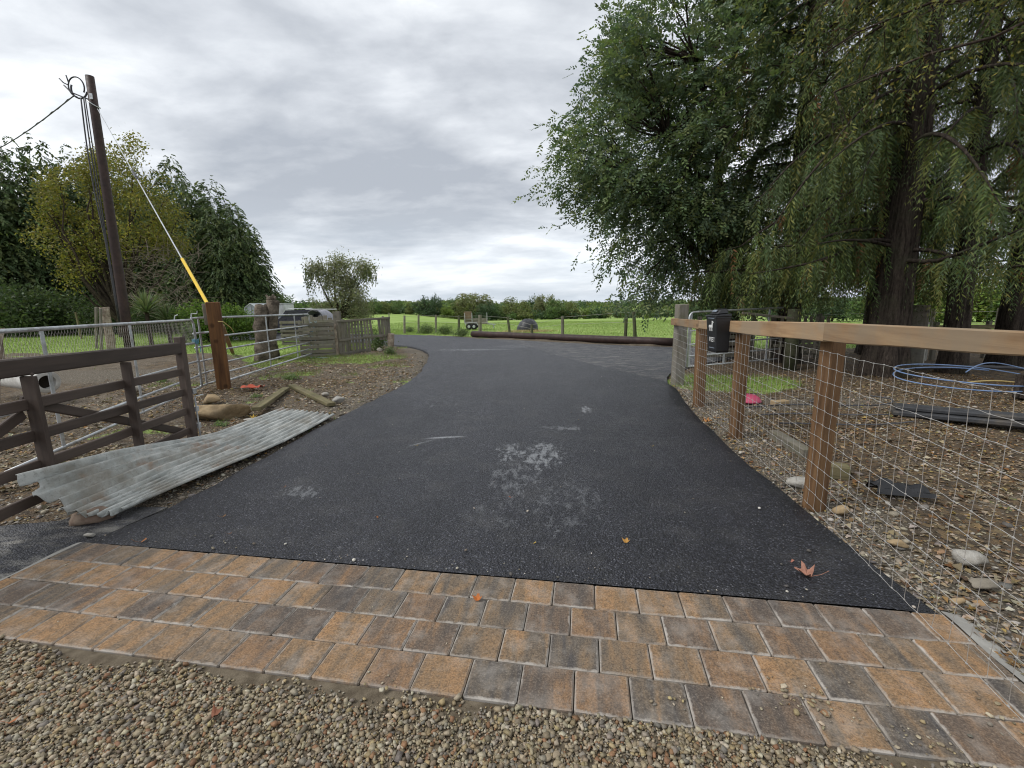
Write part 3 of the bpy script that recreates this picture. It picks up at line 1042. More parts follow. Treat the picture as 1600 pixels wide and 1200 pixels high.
# fallen leaves as litter
def leaves(x, y, z, L, cols, r_=rs, curl=.35):
    n = len(x)
    th = r_.uniform(0, 6.283, n)
    d = np.stack([np.cos(th), np.sin(th), r_.uniform(-.3, .3, n)], 1)
    s = nz(np.cross(d, np.stack([r_.uniform(-.4, .4, n), r_.uniform(-.4, .4, n), np.ones(n)], 1)))
    L = L[:, None]; c_ = np.stack([x, y, z], 1)
    up = np.array([[0, 0, 1.]])
    cu = r_.uniform(.05, curl, (n, 1))
    a = c_ - d * L * .5; t = c_ + d * L * .5
    l = c_ + s * L * .33 + up * L * cu; q = c_ - s * L * .33 + up * L * cu * r_.uniform(.3, 1, (n, 1))
    V = np.stack([a, l, t, a, t, q], 1).reshape(-1, 3)
    return V, np.repeat(pick(cols, n, .25, r_), 6, 0)


LV = [(.16, .08, .035), (.21, .115, .045), (.11, .065, .035), (.26, .155, .06), (.075, .05, .032), (.14, .09, .05), (.30, .22, .08), (.20, .15, .10), (.25, .205, .15), (.12, .10, .075), (.17, .135, .095)]
xs, ys = scatter(22000, -9, -1.9, 2.4, 14, lambda x, y, c: (.3 + sstep(.35, .7, fbm(x, y, .9, 3)) * .8) * sstep(14, 9, y))
xr, yr = scatter(36000, 1.9, 9., 1.1, 9.5, lambda x, y, c: .35 + sstep(.4, .65, fbm(x, y, .8, 3)) * .9)
wx, wy = np.concatenate([xs, xr]), np.concatenate([ys, yr])
L_ = np.clip(rs.lognormal(math.log(.024), .45, len(wx)), .01, .08)
V_, C_ = leaves(wx, wy, gz(wx, wy) + .008, L_, LV)
xs, ys = scatter(26000, -8, -1.9, 3.6, 15, lambda x, y, c: (.25 + sstep(.35, .7, fbm(x + 9, y, .9, 3)) * .9) * sstep(15, 11, y) * sstep(.0, .5, c))
xr, yr = scatter(30000, 2.0, 8.5, 1.2, 9., lambda x, y, c: .3 + sstep(.35, .65, fbm(x - 4, y, 1.1, 3)) * .7)
xs, ys = np.concatenate([xs, xr]), np.concatenate([ys, yr])
L2 = np.clip(rs.lognormal(math.log(.040), .4, len(xs)), .015, .09)
L2[-len(xr):] *= .75
V2, C2 = leaves(xs, ys, gz(xs, ys) + .006, L2, [(.30, .235, .155), (.24, .18, .11), (.36, .30, .21), (.19, .14, .085), (.28, .19, .10), (.22, .19, .145), (.40, .35, .27)])
V_, C_ = np.concatenate([V_, V2]), np.concatenate([C_, C2])
tag(obj('leaf_litter', npmesh('leaf_litter', V_, 3, M_litter, C_)), 'brown and orange fallen leaves littering both verges', 'fallen leaves', None, 'stuff')


# grass
def blades(x, y, z, h, wd, cols, r_=rs, lean=.5):
    n = len(x)
    th = r_.uniform(0, 6.283, n)
    s = np.stack([np.cos(th), np.sin(th), np.zeros(n)], 1) * wd[:, None]
    le = r_.normal(0, lean, (n, 2))
    tip = np.stack([x + le[:, 0] * h, y + le[:, 1] * h, z + h], 1)
    b = np.stack([x, y, z - .01], 1)
    V = np.stack([b - s, b + s, tip], 1).reshape(-1, 3)
    return V, np.repeat(pick(cols, n, .25, r_), 3, 0)


GR = [(.14, .23, .045), (.18, .29, .06), (.22, .33, .075), (.25, .31, .095), (.16, .26, .05), (.28, .29, .13)]


def turf(name, label, n, x0, x1, y0, y1, hm, pw=1.5, gmin=.25, cols=GR):
    x = rs.uniform(x0, x1, n); y = y0 + (y1 - y0) * rs.uniform(0, 1, n) ** pw
    gr, li, ga, dd = zones(x, y)
    k = (gr + rs.uniform(-.25, .25, n) > gmin + .2) & (dd > .05) & (dpoly(x, y, BAY) > .05)
    x, y = x[k], y[k]
    z = gz(x, y)
    far = 1 + np.hypot(x, y) / 25
    V, C = blades(x, y, z, hm * rs.uniform(.5, 1.4, len(x)), .0035 * far * rs.uniform(.7, 1.4, len(x)), cols)
    tag(obj(name, npmesh(name, V, 3, M_grass, C)), label, 'grass', None, 'stuff')


turf('verge_grass', 'thin tufts of rough grass on the left verge in front of the paling panel', 70000, -7.5, -2.2, 5, 18.5, .06, 1., .25, [(.12, .17, .045), (.17, .21, .065), (.20, .21, .09), (.24, .22, .12), (.14, .19, .05), (.28, .25, .16)])
turf('yard_grass', 'patch of rough grass behind the wire of the roadside fence', 36000, 2.2, 8., 4, 12, .07, 1.)
turf('lawn_grass', 'short bright lawn grass behind the steel gates', 90000, -30, -5.2, 11.5, 38, .07, 1.4)
turf('field_grass', 'grazed green grass of the open field beyond the fallen pole', 130000, -16, 26, 13.5, 75, .09, 1.8)


# ================================================================== RIGHT-HAND FENCE
FL = [Vector((1.72, .95, 0)), Vector((1.90, 1.66, 0)), Vector((2.22, 3.13, 0)), Vector((2.5, 4.88, 0)), Vector((2.73, 6.45, 0)), Vector((3.03, 8.25, 0))]


def fpt(y):
    for a, b in zip(FL, FL[1:]):
        if y <= b.y or b is FL[-1]:
            t = (y - a.y) / (b.y - a.y)
            return a.lerp(b, t)


fence = thing('post_and_rail_fence', 'new timber post and rail fence with stock netting along the right of the drive', 'fence', (2.4, 4.5, 0))
posts = [(FL[2], 1.30, .115, .11), (FL[3], 1.26, .115, .11), (FL[4], 1.20, .13, .115), (FL[0], 1.37, .115, .11)]
for p, h, a, b in posts:
    q = p + Vector((.02, 0, 0))
    plank('post', q + Vector((0, 0, -.12)), q + Vector((rnd.uniform(-.012, .012), rnd.uniform(-.01, .01), h - .04)), a, b, M_post, fence, up=(.14, -1, 0), ch=.008)
q = FL[5] + Vector((.06, .0, 0))
plank('end_post', q + Vector((0, 0, -.1)), q + Vector((.02, 0, 1.45)), .19, .17, M_greywood, fence, up=(.14, -1, 0), ch=.012, label='thick weathered grey end post standing taller than the rail')


def taper_rail(y0, y1, z0, z1, h0, h1, lab=None):
    a, b = fpt(y0), fpt(y1)
    mb = MB()
    d = (b - a).normalized(); s = Vector((0, 0, 1)).cross(d).normalized()
    L = (b - a).length
    n = 14
    rows = []
    for i in range(n + 1):
        t = i / n
        x = (t - .5) * L
        z = z0 * (1 - t) + z1 * t; h = h0 * (1 - t) + h1 * t
        wv = .004 * math.sin(5 * t + y0) + .003 * math.sin(13 * t)
        k = .006
        zt, zb = z, z - h + wv
        rows.append([(x, .022, zt - k), (x, .016, zt), (x, -.016, zt), (x, -.022, zt - k), (x, -.022, zb + k), (x, -.016, zb), (x, .016, zb), (x, .022, zb + k)])
    o = 0
    for r_ in rows: mb.v += r_
    for i in range(n):
        for k in range(8):
            k2 = (k + 1) % 8
            mb.f.append([i * 8 + k, i * 8 + k2, (i + 1) * 8 + k2, (i + 1) * 8 + k][::-1])
    mb.f.append([k for k in range(8)]); mb.f.append([n * 8 + k for k in range(8)][::-1])
    zc = (z0 + z1) / 2
    mb.v = [(x, y, z - zc) for x, y, z in mb.v]
    me = bpy.data.meshes.new('rail'); me.from_pydata(mb.v, [], mb.f); me.materials.append(M_rail)
    c_ = (a + b) / 2 + s * .062 + Vector((0, 0, zc)) - wloc(fence)
    M3 = Matrix((d, s, Vector((0, 0, 1)))).transposed()
    o = obj('rail', me, fence, mtx=Matrix.Translation(c_) @ M3.to_4x4())
    return o


taper_rail(.98, 3.02, 1.392, 1.345, .074, .124)
taper_rail(3.028, 6.30, 1.345, 1.238, .130, .120)
taper_rail(6.308, 8.36, 1.238, 1.196, .130, .115)
# stock netting: twelve line wires and woven stays
NZ = [.025 + i * .102 for i in range(12)]
ys_ = np.arange(1.0, 8.3, .1)
for zi, z in enumerate(NZ):
    pts = []
    for i, y in enumerate(np.arange(1.0, 8.3, .05)):
        p = fpt(float(y)) - Vector((.044, 0, 0))
        wob = .0022 * math.sin(i * 1.9 + zi) + .002 * math.sin(i * .43 + zi * 2)
        sag = .005 * math.sin(y * 1.7 + zi * .6)
        pts.append(p + Vector((.002 * math.sin(i * 2.2), 0, z + wob + sag)))
    MB().tube(pts, .0015, 4).build('line_wire', M_wire, fence)
st_, kn = MB(), MB()
for j, y in enumerate(ys_):
    p = fpt(float(y)) - Vector((.044, 0, 0))
    pts = []
    for zi, z in enumerate(NZ):
        i = int(round((y - 1.0) / .05))
        wob = .0022 * math.sin(i * 1.9 + zi) + .002 * math.sin(i * .43 + zi * 2) + .005 * math.sin(y * 1.7 + zi * .6)
        q = p + Vector((0, .004 * math.sin(zi * 2.4 + j), z + wob))
        pts.append(q)
        kn.box(q, (.0065, .009, .007), None, .002)
    st_.tube(pts, .0014, 4)
tag(st_.build('stay_wires', M_wirei, fence), kind='stuff')
tag(kn.build('wire_knots', M_wire, fence), kind='stuff')

# ------------------------------------------------------------------ letter box on the rail
lb = thing('letter_box', 'black plastic letter box with white animal emblem hung on the fence rail', 'letter box', (2.34, 5.0, 1.0))
bx = MB()
fx, bxk = 2.265, 2.43          # front face looks towards the drive (-x)
ya, yb = 4.98, 5.24
# tapering body as a loft of four sections
sec = []
for z, f_, w_ in [(.925, fx + .035, .022), (.95, fx + .028, .012), (1.30, fx, 0.), (1.325, fx - .004, -.003)]:
    sec.append([(f_, ya + w_, z), (bxk, ya + w_, z), (bxk, yb - w_, z), (f_, yb - w_, z)])
for s_ in sec: bx.v += s_
for i in range(3):
    for k in range(4):
        k2 = (k + 1) % 4
        bx.f.append([i * 4 + k, i * 4 + k2, (i + 1) * 4 + k2, (i + 1) * 4 + k])
bx.f.append([3, 2, 1, 0]); bx.f.append([12, 13, 14, 15])
bo = bx.build('body', M_black, lb)
bv = bo.modifiers.new('bevel', 'BEVEL'); bv.width = .008; bv.segments = 2
ld = MB()
ld.v += [(fx - .014, ya - .008, 1.327), (bxk + .004, ya - .008, 1.327), (bxk + .004, yb + .008, 1.327), (fx - .014, yb + .008, 1.327),
         (fx - .010, ya - .006, 1.345), (bxk, ya - .006, 1.36), (bxk, yb + .006, 1.36), (fx - .010, yb + .006, 1.345)]
ld.f += [[3, 2, 1, 0], [4, 5, 6, 7], [0, 1, 5, 4], [1, 2, 6, 5], [2, 3, 7, 6], [3, 0, 4, 7]]
hd = ld.build('lid', M_black, lb)
hd.modifiers.new('bevel', 'BEVEL').width = .005
hb_ = MB()
hb_.v += [(fx + .012, ya + .03, 1.352), (bxk - .015, ya + .03, 1.362), (bxk - .015, yb - .03, 1.362), (fx + .012, yb - .03, 1.352),
          (fx + .06, ya + .05, 1.402), (bxk - .03, ya + .05, 1.415), (bxk - .03, yb - .05, 1.415), (fx + .06, yb - .05, 1.402)]
hb_.f += [[3, 2, 1, 0], [4, 5, 6, 7], [0, 1, 5, 4], [1, 2, 6, 5], [2, 3, 7, 6], [3, 0, 4, 7]]
ho = hb_.build('hood', M_black, lb)
ho.modifiers.new('bevel', 'BEVEL').width = .008


def fx_at(z):
    return fx + .028 * (1.30 - z) / .35 if z < 1.30 else fx


def printed(name, polys, mat=M_white):
    """flat print on the front face; (u along the face from left to right, z)"""
    mb = MB()
    for P_ in polys:
        V = [(fx_at(z) - .002, yb - .03 - u, z) for u, z in P_]
        mb.add(V, [list(range(len(V)))])
    return mb.build(name, mat, lb)


# animal emblem: legs, back, neck and head of a small standing beast
printed('emblem', [[(.055, 1.165), (.075, 1.165), (.075, 1.205), (.055, 1.205)], [(.105, 1.165), (.125, 1.165), (.125, 1.205), (.105, 1.205)],
                   [(.050, 1.203), (.132, 1.203), (.135, 1.235), (.048, 1.232)], [(.108, 1.232), (.135, 1.234), (.140, 1.268), (.118, 1.265)],
                   [(.112, 1.262), (.158, 1.256), (.158, 1.270), (.118, 1.282)], [(.038, 1.225), (.050, 1.232), (.046, 1.215), (.034, 1.196)]])


def letters(txt, u0, z0, hgt, wd, gap):
    t = wd * .28
    P_ = []
    R_ = lambda a, b, c_, d: [(a, b), (c_, b), (c_, d), (a, d)]
    for ch in txt:
        u, v = u0 + wd, z0 + hgt
        if ch == 'P': P_ += [R_(u0, z0, u0 + t, v), R_(u0 + t, v - t, u, v), R_(u0 + t, z0 + hgt * .42, u, z0 + hgt * .42 + t), R_(u - t, z0 + hgt * .42 + t, u, v - t)]
        if ch == 'O': P_ += [R_(u0, z0, u0 + t, v), R_(u - t, z0, u, v), R_(u0 + t, z0, u - t, z0 + t), R_(u0 + t, v - t, u - t, v)]
        if ch == 'S': P_ += [R_(u0, z0, u, z0 + t), R_(u0, v - t, u, v), R_(u0, z0 + hgt * .42, u, z0 + hgt * .42 + t), R_(u - t, z0 + t, u, z0 + hgt * .42), R_(u0, z0 + hgt * .42 + t, u0 + t, v - t)]
        if ch == 'T': P_ += [R_(u0, v - t, u, v), R_(u0 + wd / 2 - t / 2, z0, u0 + wd / 2 + t / 2, v - t)]
        u0 += wd + gap
    return P_


printed('lettering', letters('POST', .045, 1.045, .05, .026, .009))
printed('slot_line', [[(.02, 1.305), (.18, 1.305), (.18, 1.315), (.02, 1.315)]], M_bluegrey)
printed('slot_line', [[(.03, .972), (.17, .972), (.17, .98), (.03, .98)]], M_bluegrey)
# mark on the sloping hood
mk = MB()
mk.v += [(fx + .03, ya + .075, 1.378), (fx + .05, ya + .08, 1.398), (fx + .05, yb - .08, 1.398), (fx + .03, yb - .075, 1.378)]
mk.v = [(x - .004, y, z + .003) for x, y, z in mk.v]
mk.f += [[0, 1, 2, 3]]
mk.build('hood_mark', M_bluegrey, lb)

# ================================================================== LEFT: BROWN GATE
ga0, ga1 = Vector((-3.72, 5.03, 0)), Vector((-3.42, 2.98, 0))


def gp(t, z, off=0.):
    d = (ga1 - ga0).normalized()
    s = Vector((-d.y, d.x, 0))
    p = ga0.lerp(ga1, t) + s * off
    return Vector((p.x, p.y, z + .05 * t))


bg_ = thing('wooden_gate', 'dark brown five bar wooden gate leaning behind the corrugated sheet', 'gate', (-3.6, 4.2, 0))
plank('stile', gp(0, .02), gp(-.005, 1.20), .075, .085, M_brown, bg_, up=(1, 0, 0))
plank('rail', gp(-.02, 1.075, -.004), gp(1.62, 1.075, -.004), .07, .125, M_brown, bg_, ch=.01)
for z in (.805, .575, .355, .125):
    plank('rail', gp(.02, z, -.012), gp(1.62, z, -.012), .030, .078, M_brown, bg_)
plank('upright', gp(.455, .06, .032), gp(.455, 1.008, .032), .036, .085, M_brown, bg_, up=(1, 0, 0))
plank('upright', gp(.925, .20, .032), gp(.93, 1.008, .032), .036, .10, M_brown, bg_, up=(1, 0, 0))
plank('brace', gp(.03, .12, -.048), gp(.93, .83, -.048), .03, .075, M_brown, bg_)
plank('brace', gp(.93, .74, -.048), gp(1.6, .16, -.048), .03, .075, M_brown, bg_)
for t, zs in [(.455, (.36, .58, .81)), (.925, (.36, .58, .81, 1.02))]:
    for z in zs:
        MB().lathe([(.0, .008), (.009, .006), (.012, 0), (.012, -.004)], gp(t, z, .051), 8, Matrix.Rotation(math.pi / 2, 3, 'Y')).build('bolt_head', M_brown, bg_)
db = MB()
db.tube([gp(-.02, .5, .06), gp(-.02, .04, .06)], .009, 8)
db.tube([gp(-.02, .5, .06), gp(-.02, .515, .075), gp(-.05, .52, .12)], .007, 8)
for z in (.57, .36, .16):
    db.beam(gp(-.03, z - .03, .052), gp(-.03, z + .03, .052), .05, .022, (1, 0, 0), .003)
db.build('drop_bolt', M_galv, bg_)

# ------------------------------------------------------------------ corrugated sheet
cs = thing('corrugated_sheet', 'old torn sheet of grey corrugated iron lying beside the drive', 'metal sheet', (-3.3, 4.5, 0))
c00, c10 = Vector((-2.93, 3.02, .035)), Vector((-3.90, 3.40, .255))      # torn end: drive side, gate side
c01, c11 = Vector((-2.47, 6.08, .02)), Vector((-3.38, 6.50, .05))


GE = [(0, Vector((-3.33, 2.79, .43))), (.27, Vector((-3.36, 3.70, .32))), (.55, Vector((-3.47, 4.80, .10))), (.62, Vector((-3.48, 5.1, .06))), (1, Vector((-3.40, 6.50, .035)))]


def sheet(u, v):
    """u across the corrugations (0 drive side), v along them; the gate side rides up against the gate"""
    lo = c00.lerp(c01, v) + Vector((.09 * math.sin(math.pi * v), 0, .012 * math.sin(math.pi * v * 2.2)))
    for (va, pa_), (vb, pb_) in zip(GE, GE[1:]):
        if v <= vb:
            t = (v - va) / (vb - va)
            hi = pa_.lerp(pb_, t)
            break
    p = lo.lerp(hi, u)
    k = max(0, 1 - v / .6)
    p.z -= (.13 * k + .01) * math.sin(math.pi * u)
    p.z += .016 * math.sin(7 * u + 5 * v) * (1 - v * .5) * math.sin(math.pi * u)
    p.z += .020 * math.sin(2 * math.pi * u * 10.5) + .005 * float(fbm(np.array([u * 9]), np.array([v * 14]))[0])
    p.z = max(p.z, .006 + .020 * math.sin(2 * math.pi * u * 10.5) + .012)
    return p


nu, nv = 126, 70
ps = MB()
tear = [(.03 * float(fbm(np.array([i * .11]), np.array([3.3]), 1, 3)[0]) + (.016 if (i // 9) % 3 == 0 else 0)) for i in range(nu + 1)]
tear2 = [(.02 * float(fbm(np.array([i * .25]), np.array([8.1]), 1, 3)[0])) for i in range(nu + 1)]
ps.grid(lambda u, v: sheet(u, tear[int(round(u * nu))] + v * (1 - tear[int(round(u * nu))] - tear2[int(round(u * nu))])), nu, nv)


def corr_mat():
    m, g = newmat('weathered_zinc')
    P = g.n('ShaderNodeTexCoord').outputs['Object']
    n1 = g.noise(P, 4., 6., .6); n2 = g.noise(g.mapping(P, (26, 3, 8), (0, 0, 0), (0, 0, -.14)), 1., 5., .6)
    n3 = g.noise(P, 40., 4., .7)
    col = g.ramp(g.math('MULTIPLY_ADD', n1, .3, g.math('MULTIPLY', n2, .7)), [(.36, (.22, .225, .21)), (.46, (.37, .385, .365)), (.54, (.48, .49, .465)), (.64, (.58, .585, .55))])  # lengthwise streaks: weathering, plus ridge and valley shading put into the colour
    col = g.mix(g.math('MULTIPLY', g.rng(g.noise(P, 2.6, 6., .65), .5, .66), .75), col, (.26, .235, .19))
    col = g.mix(g.math('MULTIPLY', g.rng(g.noise(g.mapping(P, (1, 1, 1), (5, 2, 1)), 1.7, 5., .65), .57, .68), .8), col, (.30, .19, .12))
    col = g.mix(g.math('MULTIPLY', g.rng(n3, .54, .68), .5), col, (.17, .16, .14))
    g.principled(col, g.rng(n1, .3, .7, .45, .75), .4, g.bump(n3, .35, .002), .25)
    return m


so = ps.build('sheet', corr_mat(), cs, smooth=True)
so.modifiers.new('thickness', 'SOLIDIFY').thickness = .003

# ------------------------------------------------------------------ steel tubular gates
def tube_gate(name, label, a, b, zs, uprights, r=.021, corner=True, flat=False, group=None, netting=None, zend=None, low_corner=False):
    """bars between plan points a and b; zs heights at a, zend heights at b"""
    a, b = Vector((*a[:2], 0)), Vector((*b[:2], 0))
    zend = zend or zs
    t = thing(name, label, 'gate', (a + b) / 2, group)
    L = (b - a).length
    d = (b - a) / L
    P_ = lambda u, za, zb: a + d * (u * L) + Vector((0, 0, za * (1 - u) + zb * u))
    for i, (za, zb) in enumerate(zip(zs, zend)):
        if i == 0 and corner:
            rr = .12
            pts = [P_(0, za, zb), P_(1 - rr / L, za, zb)] + [P_(1 - rr / L + rr / L * math.sin(q), za, zb) - Vector((0, 0, rr * (1 - math.cos(q)))) for q in (.3, .6, .9, 1.2, 1.5)]
            pts += [P_(1, 0, 0) + Vector((0, 0, zend[-1]))]
            MB().tube(pts, r, 10).build('frame_tube', M_galv, t, True)
        elif i == len(zs) - 1 and low_corner:
            rr = .15
            pts = [P_(0, za, zb), P_(1 - rr / L, za, zb)] + [P_(1 - rr / L + rr / L * math.sin(q), za, zb) + Vector((0, 0, rr * (1 - math.cos(q)))) for q in (.4, .8, 1.2, 1.5)]
            pts += [P_(1, 0, 0) + Vector((0, 0, zend[1]))]
            MB().tube(pts, r, 10).build('frame_tube', M_galv, t, True)
        else:
            MB().tube([P_(0, za, zb), P_(1, za, zb)], r * .86, 8).build('bar', M_galv, t, True)
    n = Vector((-d.y, d.x, 0))
    for u in uprights:
        za = zs[0] * (1 - u) + zend[0] * u; zb = zs[-1] * (1 - u) + zend[-1] * u
        p = a + d * (u * L)
        MB().beam(p + Vector((0, 0, zb - .01)), p + Vector((0, 0, za - .012)), .055 if flat else .05, .012, n).build('upright', M_galv, t)
    return t, P_


g1, P1 = tube_gate('field_gate', 'long galvanised five bar steel gate standing behind the brown wooden gate', (-4.42, 3.5), (-5.72, 8.15),
                   [1.335, .95, .60, .315, .10], [.22, .56, .995], zend=[1.315, .90, .57, .31, .10])
# diamond netting on the upper half of that gate
nt = MB()
for k in range(-8, 118):
    for sgn in (1, -1):
        u0 = k / 100
        pts = []
        for j in range(5):
            u = u0 + sgn * j * .0105 + (.042 if sgn < 0 else 0)
            if 0 <= u <= .99: pts.append(P1(u, 1.31 - j * .1, 1.29 - j * .1))
        if len(pts) > 1: nt.tube(pts, .0013, 3, False)
tag(nt.build('netting', M_wirei, g1), kind='stuff')
q = P1(.985, 1.34, 1.32)
lt = MB()
lt.tube([q + Vector((-.10, -.28, -.02)), q + Vector((-.09, -.26, .07)), q + Vector((-.05, -.24, .09))], .008, 6)
lt.build('latch_hook', M_galv, g1)
lt = MB()
lt.tube([q, q + Vector((0, .02, .10)), q + Vector((.09, .04, .10)), q + Vector((.10, .04, .15))], .009, 6)
lt.build('latch', M_galv, g1)
rp = MB()
q = P1(.995, .93, .93)
for k in range(4):
    rp.tube([q + Vector((.05 * math.cos(a), .05 * math.sin(a), .02 * k - .03 + .01 * math.sin(3 * a))) for a in np.linspace(0, 6.28, 12)], .007, 5, False)
rp.tube([q, q + Vector((.06, .03, -.10)), q + Vector((.05, .02, -.2))], .006, 5)
tag(rp.build('rope', M_rope, loc=q), 'turquoise rope knotted round the free end of the steel gate', 'rope')

g2, P2 = tube_gate('hurdle', 'short galvanised hurdle closing the gap beside the rust brown gatepost', (-5.80, 8.22), (-5.92, 9.05), [1.34, 1.06, .80, .54, .31, .09], [.28, .92], .021, False, True)
kp = thing('gatepost', 'stout rust brown square timber gatepost between the two steel gates', 'post', (-5.62, 8.62, 0))
plank('post', (-5.62, 8.62, -.15), (-5.63, 8.62, 1.63), .23, .22, M_rust, kp, up=(.55, -1, 0), ch=.015)
plank('side_piece', (-5.79, 8.62, 1.2), (-5.80, 8.62, 1.60), .07, .08, M_greywood, kp, up=(.55, -1, 0), ch=.008)
MB().tube([(-5.48, 8.47, 1.27), (-5.40, 8.50, 1.26), (-5.34, 8.6, 1.15), (-5.36, 8.72, 1.05)], .008, 5).build('cord', M_ypipe, kp)
g3, P3 = tube_gate('field_gate', 'galvanised steel gate with bent lower corner between the rust brown post and the pallets', (-5.64, 8.80), (-6.12, 13.75), [1.34, .985, .72, .47, .27, .10], [.40, .76], .021, True, zend=[1.30, .96, .70, .46, .27, .11], low_corner=True)
# hose and cord tied at the far end of it
hs = MB()
q = P3(1, 1.2, 1.05)
for k in range(3):
    hs.tube([q + Vector((.10 * math.sin(a * 1.3 + k) + .05 * k, .05 * math.cos(a), -.95 * a / 6.28 + .05 * math.sin(2 * a + k))) for a in np.linspace(0, 6.28, 18)], .010, 5)
hs.tube([Vector((-6.1 + .5 * t, 13.55 + .1 * math.sin(6 * t), .02 + float(gz(np.array([-6.]), np.array([13.5]))[0]))) for t in np.linspace(0, 1.6, 12)], .012, 5)
tag(hs.build('hose', simple('pale_hose', (.30, .40, .42), (.22, .30, .32), .5, .3, 6., 0), loc=q), 'faded blue hose tangled on the gate end by the grey pallets', 'hose')

# ------------------------------------------------------------------ pallets and paling panel
def pallet(label, c_, yaw, n=7, w_=1.0, h_=1.05, mat=M_greywood, group='grey pallets stood on edge', tilt=0.):
    z0 = float(gz(np.array([c_[0]]), np.array([c_[1]]))[0])
    t = thing('pallet', label, 'pallet', (c_[0], c_[1], z0), group)
    d = Vector((math.cos(yaw), math.sin(yaw), 0)); nrm = Vector((d.y, -d.x, 0))
    C = Vector((c_[0], c_[1], z0))
    up = Vector((0, 0, 1)) + nrm * tilt
    for i in range(n):
        z = .06 + (h_ - .12) * i / (n - 1)
        p = C + up * z + nrm * .06
        plank('slat', p - d * w_ / 2, p + d * w_ / 2, .022, .095 + rnd.uniform(-.012, .012), mat, t, ch=.004)
    for s_ in (-.47, 0, .47):
        p = C + d * (s_ * w_)
        plank('bearer', p + up * .01, p + up * h_, .05, .09, mat, t, up=nrm, ch=.005)
    for i in range(3):
        z = .08 + (h_ - .16) * i / 2
        p = C + up * z - nrm * .06
        plank('slat', p - d * w_ / 2, p + d * w_ / 2, .022, .10, mat, t, ch=.004)
    return t


pallet('grey slatted pallet upright between the gate end and the paling panel', (-5.93, 13.75), .35, 8, 1.0, 1.06, group=None)
pallet('grey pallet behind the steel gate, left of the dead trunk remains', (-8.7, 18.6), .15, 6, 1.5, 1.0, group=None)
pallet('grey slatted pallet behind the steel gate nearest the dark vehicle', (-7.2, 17.6), .05, 7, 1.4, 1.05, group=None)
pallet('low grey pallet with wide gaps behind the middle of the steel gate', (-8.0, 18.3), -.1, 5, .9, 1.15, group=None)
vp = thing('board_screen', 'grey upright board screen standing among the pallets behind the steel gate', 'panel', (-7.6, 18.0, 0))
for i in range(6):
    plank('board', (-8.1 + .19 * i, 17.9, -.0), (-8.1 + .19 * i, 17.9, 1.15 + .06 * math.sin(i * 2.2)), .02, .16, M_greywood, vp, up=(1, 0, 0), ch=.004)
plank('crosspiece', (-8.2, 17.93, .8), (-7.05, 17.93, .85), .03, .08, M_greywood, vp)

pn = thing('paling_fence', 'weathered grey paling fence panel with missing boards at the bend of the drive', 'fence panel', (-4.8, 14.7, 0))
pa, pb = Vector((-5.42, 14.12, 0)), Vector((-4.10, 15.18, 0))
pd = (pb - pa).normalized(); pnn = Vector((pd.y, -pd.x, 0)); PL = (pb - pa).length
zb0 = float(gz(np.array([-4.8]), np.array([14.6]))[0])
n_ = 17
for i in range(n_):
    if i in (11, 12): continue
    u = (i + .5) / n_
    x = pa + pd * (u * PL)
    top = 1.03 + .07 * u + rnd.uniform(-.02, .02) + (.07 if i in (5, 6) else 0)
    lean = rnd.uniform(-.02, .02) + (.03 if i > 6 else 0)
    zl = (.02 if u < .58 else .40) + zb0
    wd_ = PL / n_ - (.012 if i < 4 or i > 12 else .032) + rnd.uniform(-.008, .006)
    plank('paling', x + Vector((0, 0, zl)) + pd * lean, x + Vector((0, 0, top)), .018, wd_, M_greywood, pn, up=pd, ch=.003)
for z0_, z1_, u0, u1 in [(1.06, 1.12, -.03, 1.02), (.47, .56, .0, 1.03), (.05, .10, .0, .55)]:
    plank('rail', pa + pd * (u0 * PL) + pnn * .03 + Vector((0, 0, z0_ + zb0)), pa + pd * (u1 * PL) + pnn * .03 + Vector((0, 0, z1_ + zb0)), .045, .07, M_greywood, pn, ch=.006)
for i in range(15):  # thin slat backing seen through the gaps
    if i % 2: continue
    z = .12 + i * .058 + zb0
    plank('backing_slat', pa + pd * .38 - pnn * .05 + Vector((0, 0, z)), pa + pd * 1.05 - pnn * .05 + Vector((0, 0, z + .02)), .012, .03, M_greywood, pn, ch=.002)
plank('thin_stake', pb + pd * .02 + Vector((0, 0, zb0)), pb + pd * .02 + Vector((0, 0, 1.28)), .03, .03, M_greywood, pn, up=pd)


def gnarl(name, label, cat, base, top, r0, r1, mat, seed, n=12, m=9, split=0.):
    r_ = random.Random(seed)
    base, top = Vector(base), Vector(top)
    t = thing(name, label, cat, base)
    pts, rad = [], []
    for i in range(m):
        u = i / (m - 1)
        pts.append(base.lerp(top, u) + Vector((r_.uniform(-.12, .12), r_.uniform(-.12, .12), 0)) * r0 * (1 if 0 < i < m - 1 else 0))
        rad.append((r0 * (1 - u) + r1 * u) * r_.uniform(.86, 1.14) * (1.25 if i == 0 else 1))
    mb = MB().tube(pts, rad, n)
    mb.v = [tuple(Vector(v) + Vector((r_.uniform(-1, 1), r_.uniform(-1, 1), r_.uniform(-1, 1))) * r0 * .10) for v in mb.v]
    mb.build('trunk', mat, t, True)
    return t


gnarl('gnarled_post', 'gnarled pale tree stem post at the left end of the paling panel', 'post', (-5.50, 14.02, -.1), (-5.52, 14.02, .98), .10, .075, M_birch, 3)
gnarl('gnarled_post', 'gnarled pale tree stem post under the right end of the paling panel', 'post', (-4.08, 15.05, -.1), (-4.03, 15.12, .60), .10, .12, M_birch, 5)
sq = thing('square_post', 'short square grey post rising above the left end of the paling panel', 'post', (-5.5, 14.3, 0))
plank('post', (-5.48, 14.35, 0), (-5.52, 14.38, 1.36), .22, .12, M_greywood, sq, up=(0, 1, 0))
